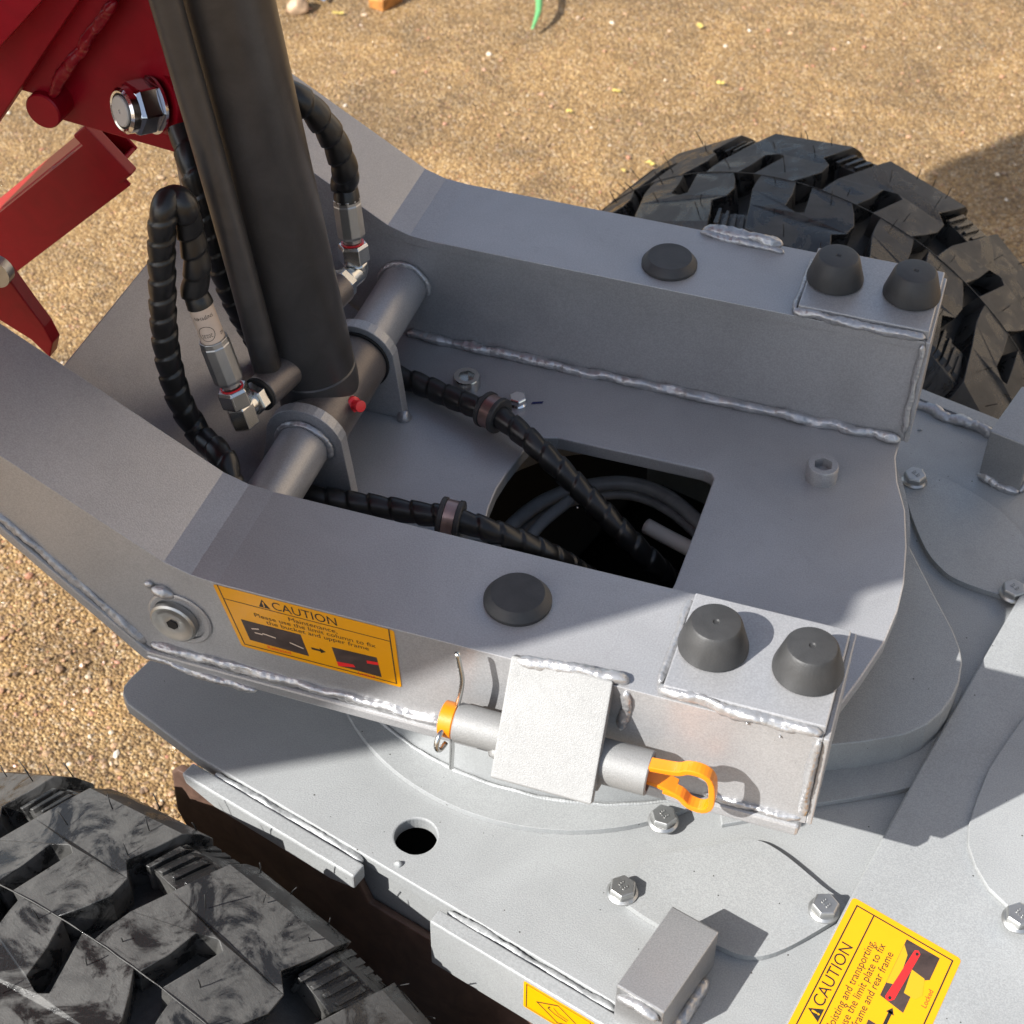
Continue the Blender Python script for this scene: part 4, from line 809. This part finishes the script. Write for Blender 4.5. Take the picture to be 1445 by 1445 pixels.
    ho = finish('vent_hairs', hair, 'black', None, True); ho.parent = t; ho['kind'] = 'stuff'
    # moulding seam along the centre
    sm = bmesh.new(); sweep(sm, [Vector((0.3121 * math.sin(R(2 * k)), 0.0006 * noise.noise(Vector((k * 0.7, 0, 0))), 0.3121 * math.cos(R(2 * k)))) for k in range(181)], lambda s, a: 0.00045, 5, cap=False)
    so_ = finish('mould_seam', sm, mat, None, True); so_.parent = t
    # grit and droplets
    return W
make_tyre('wheel', -1, 'tyre', 'wet dusty black wheel with chunky tread in the near corner')
make_tyre('wheel', 1, 'tyrefar', 'black chunky wheel standing beyond the far rail')

# ================================================================ litter on the ground
def gpt(x, y, h=0.0): return Vector((x, y, GZ + h + 0.010 * noise.noise(Vector((x, y, GZ)) * 1.6)))
pb_ = bmesh.new(); rnd = random.Random(3)
areas = [(-1.35, 1.1, -0.15, 2.6, 9000), (-1.05, -0.25, -0.35, 0.5, 4200)]
ico = bmesh.new(); bmesh.ops.create_icosphere(ico, subdivisions=1, radius=1.0); iv = [v.co.copy() for v in ico.verts]; ifc = [[v.index for v in f.verts] for f in ico.faces]; ico.free()
verts, faces = [], []
for x0, x1, y0, y1, n in areas:
    for _ in range(n):
        x, y = rnd.uniform(x0, x1), rnd.uniform(y0, y1); r = (0.0013 + 0.0034 * rnd.random() ** 6) if n == 9000 else (0.0014 + 0.0036 * rnd.random() ** 4); sx, sy, sz = rnd.uniform(0.7, 1.4), rnd.uniform(0.7, 1.4), rnd.uniform(0.45, 0.8); rz = rnd.uniform(0, 6.28); c = gpt(x, y, r * 0.15); k = len(verts)
        for v in iv:
            px, py = v.x * sx * r, v.y * sy * r; j = 1 + 0.25 * noise.noise(v * 2 + Vector((x * 99, y * 99, 0)))
            verts.append((c.x + (px * math.cos(rz) - py * math.sin(rz)) * j, c.y + (px * math.sin(rz) + py * math.cos(rz)) * j, c.z + v.z * sz * r * j))
        faces += [[k + i for i in f] for f in ifc]
def stone_mat():
    m, nt, b = newmat('mixed_pebbles'); geo = nt.nodes.new('ShaderNodeNewGeometry')
    c = ramp(nt, geo.outputs['Random Per Island'], [(0.0, (0.14, 0.09, 0.055)), (0.25, (0.30, 0.19, 0.11)), (0.55, (0.42, 0.29, 0.17)), (0.8, (0.36, 0.16, 0.10)), (0.95, (0.50, 0.40, 0.28)), (1.0, (0.62, 0.55, 0.46))])
    nt.links.new(c, b.inputs['Base Color']); b.inputs['Roughness'].default_value = 0.24; return m
M['pebbles'] = stone_mat()
me = bpy.data.meshes.new('pebbles'); me.from_pydata(verts, [], faces); me.materials.append(M['pebbles']); po = bpy.data.objects.new('pebbles', me); COL.objects.link(po); po['kind'] = 'stuff'; po['label'] = 'fine gravel strewn over the sandy ground'; po['category'] = 'gravel'
GP = lambda p: gpt(p[0], p[1])
leafs = [((-0.2524, 1.4981, -0.67), 0.010, 'yellow green leaf scrap lying left of the far wheel'), ((-0.3682, 1.7012, -0.67), 0.010, 'small yellow leaf scrap above the far rail, in the upper middle'), ((-0.2053, 1.7881, -0.67), 0.008, 'pale leaf scrap on the ground above the far wheel'), ((-0.2868, 1.9728, -0.67), 0.010, 'whitish leaf scrap near the top edge'), ((-0.4255, 1.6034, -0.67), 0.007, 'tiny tan leaf scrap right of the far rail bend'), ((-0.9272, 1.7982, -0.67), 0.012, 'yellow leaf scrap beside the cylinder, near the top edge'), ((-0.2885, 1.4635, -0.67), 0.006, 'tan leaf scrap next to the yellow green one')]
for (p, r, lab) in leafs:
    bm = bmesh.new(); n = 9; cc = GP(p); cv = bm.verts.new(cc + Vector((0, 0, 0.006))); rg = []
    for k in range(n): a = 2 * math.pi * k / n; rr = r * rnd.uniform(0.5, 1.1); rg.append(bm.verts.new(cc + Vector((rr * math.cos(a), rr * 0.7 * math.sin(a), 0.002 + 0.006 * rnd.random()))))
    for k in range(n): bm.faces.new((cv, rg[k], rg[(k + 1) % n]))
    o = finish('leaf_scrap', bm, 'leaf', None); sd_ = o.modifiers.new('thick', 'SOLIDIFY'); sd_.thickness = 0.0012
    tag(o, lab, 'leaf', 'leaf scraps on the ground')
bm = bmesh.new(); gb = [GP((-0.6317, 2.0113, -0.67)) + Vector((0, 0, 0.05)), GP((-0.5919, 1.9442, -0.67)) + Vector((0, 0, 0.045)), GP((-0.5704, 1.89, -0.67)) + Vector((0, 0, 0.03)), GP((-0.5671, 1.8417, -0.67)) + Vector((0, 0, 0.012))]
gp_ = spline(gb, 0.006); w_ = [0.006 * math.sin(math.pi * (0.12 + 0.86 * i / len(gp_))) + 0.001 for i in range(len(gp_))]
vl = [[bm.verts.new(p + Vector((s * w, 0.1 * s * w, -abs(s) * w * 0.3))) for s in (-1, 0, 1)] for p, w in zip(gp_, w_)]
for a_, b_ in zip(vl, vl[1:]):
    for k in (0, 1): bm.faces.new((a_[k], a_[k + 1], b_[k + 1], b_[k]))
o = finish('grass_blade', bm, 'grass', None, True); sd_ = o.modifiers.new('thick', 'SOLIDIFY'); sd_.thickness = 0.0008; tag(o, 'single green blade of grass standing at the top edge', 'grass')
wc = GP((-0.8635, 1.8603, -0.67))
bm = bmesh.new(); extrude(bm, [(-0.022, -0.018), (0.010, -0.026), (0.030, 0.022), (0.012, 0.060), (-0.028, 0.055)], 0.0, 0.022, lambda u, v, d: wc + Vector((u, v, d * (1 + 6 * u))))
tag(finish('wood_chunk', bm, 'wood', None, False, 0.002), 'broken orange brown piece of wood at the top edge', 'wood')
sc_ = GP((-1.0036, 1.7883, -0.67)); bm = bmesh.new()
vsx = bmesh.ops.create_icosphere(bm, subdivisions=3, radius=0.02, matrix=Matrix.Translation(sc_ + Vector((0, 0, 0.008))))['verts']
for v in vsx: v.co += noise.noise_vector(v.co * 45) * 0.007
tag(finish('stone', bm, 'stone', None, True), 'dark rough stone beside the cylinder at the top edge', 'stone')
bm = bmesh.new(); bc = GP((-1.0267, 1.8549, -0.67)); bmesh.ops.create_grid(bm, x_segments=14, y_segments=10, size=0.06, matrix=Matrix.Translation(bc + Vector((0, 0.03, 0.012))))
for v in bm.verts: v.co.z += 0.018 * noise.noise(v.co * 40)
o = finish('plastic_scrap', bm, 'bluebag', None, True); sd_ = o.modifiers.new('thick', 'SOLIDIFY'); sd_.thickness = 0.0008; tag(o, 'crumpled pale blue plastic scrap at the top edge', 'plastic')

# ================================================================ unseen building added so its sunlit wall brightens reflections in the paint
M['render'] = simple('beige_render', (0.50, 0.42, 0.33), 0.85, 0, 0.3, 30, 0.08)
M['roofing'] = simple('grey_roofing', (0.18, 0.18, 0.19), 0.6)
wx = Vector((0.74, -0.67, 0)); wy = Vector((0.67, 0.74, 0)); wo = Vector((0.2, 0.0, GZ)) + wy * 9.0
RFB = thing('reflection_wall', 'unseen beige wall added to brighten reflections in the paint', 'added building', tuple(wo))
mpw = lambda u, v, d: wo + wx * u + wy * d + Vector((0, 0, v))
plate('wall', rect(-5.0, 9.0, 0, 9.5), 0.0, 5.0, 'render', RFB, mpw, bev=0)
plate('roof', rect(-5.3, 9.3, 9.51, 9.8), -0.4, 5.4, 'roofing', RFB, mpw, bev=0)
plate('door', rect(1.0, 4.2, 0.0, 3.6), -0.06, -0.01, 'roofing', RFB, mpw, bev=0)
for u in (-3.4, 6.0): plate('window', rect(u, u + 1.8, 4.2, 5.4), -0.05, -0.01, 'roofing', RFB, mpw, bev=0)
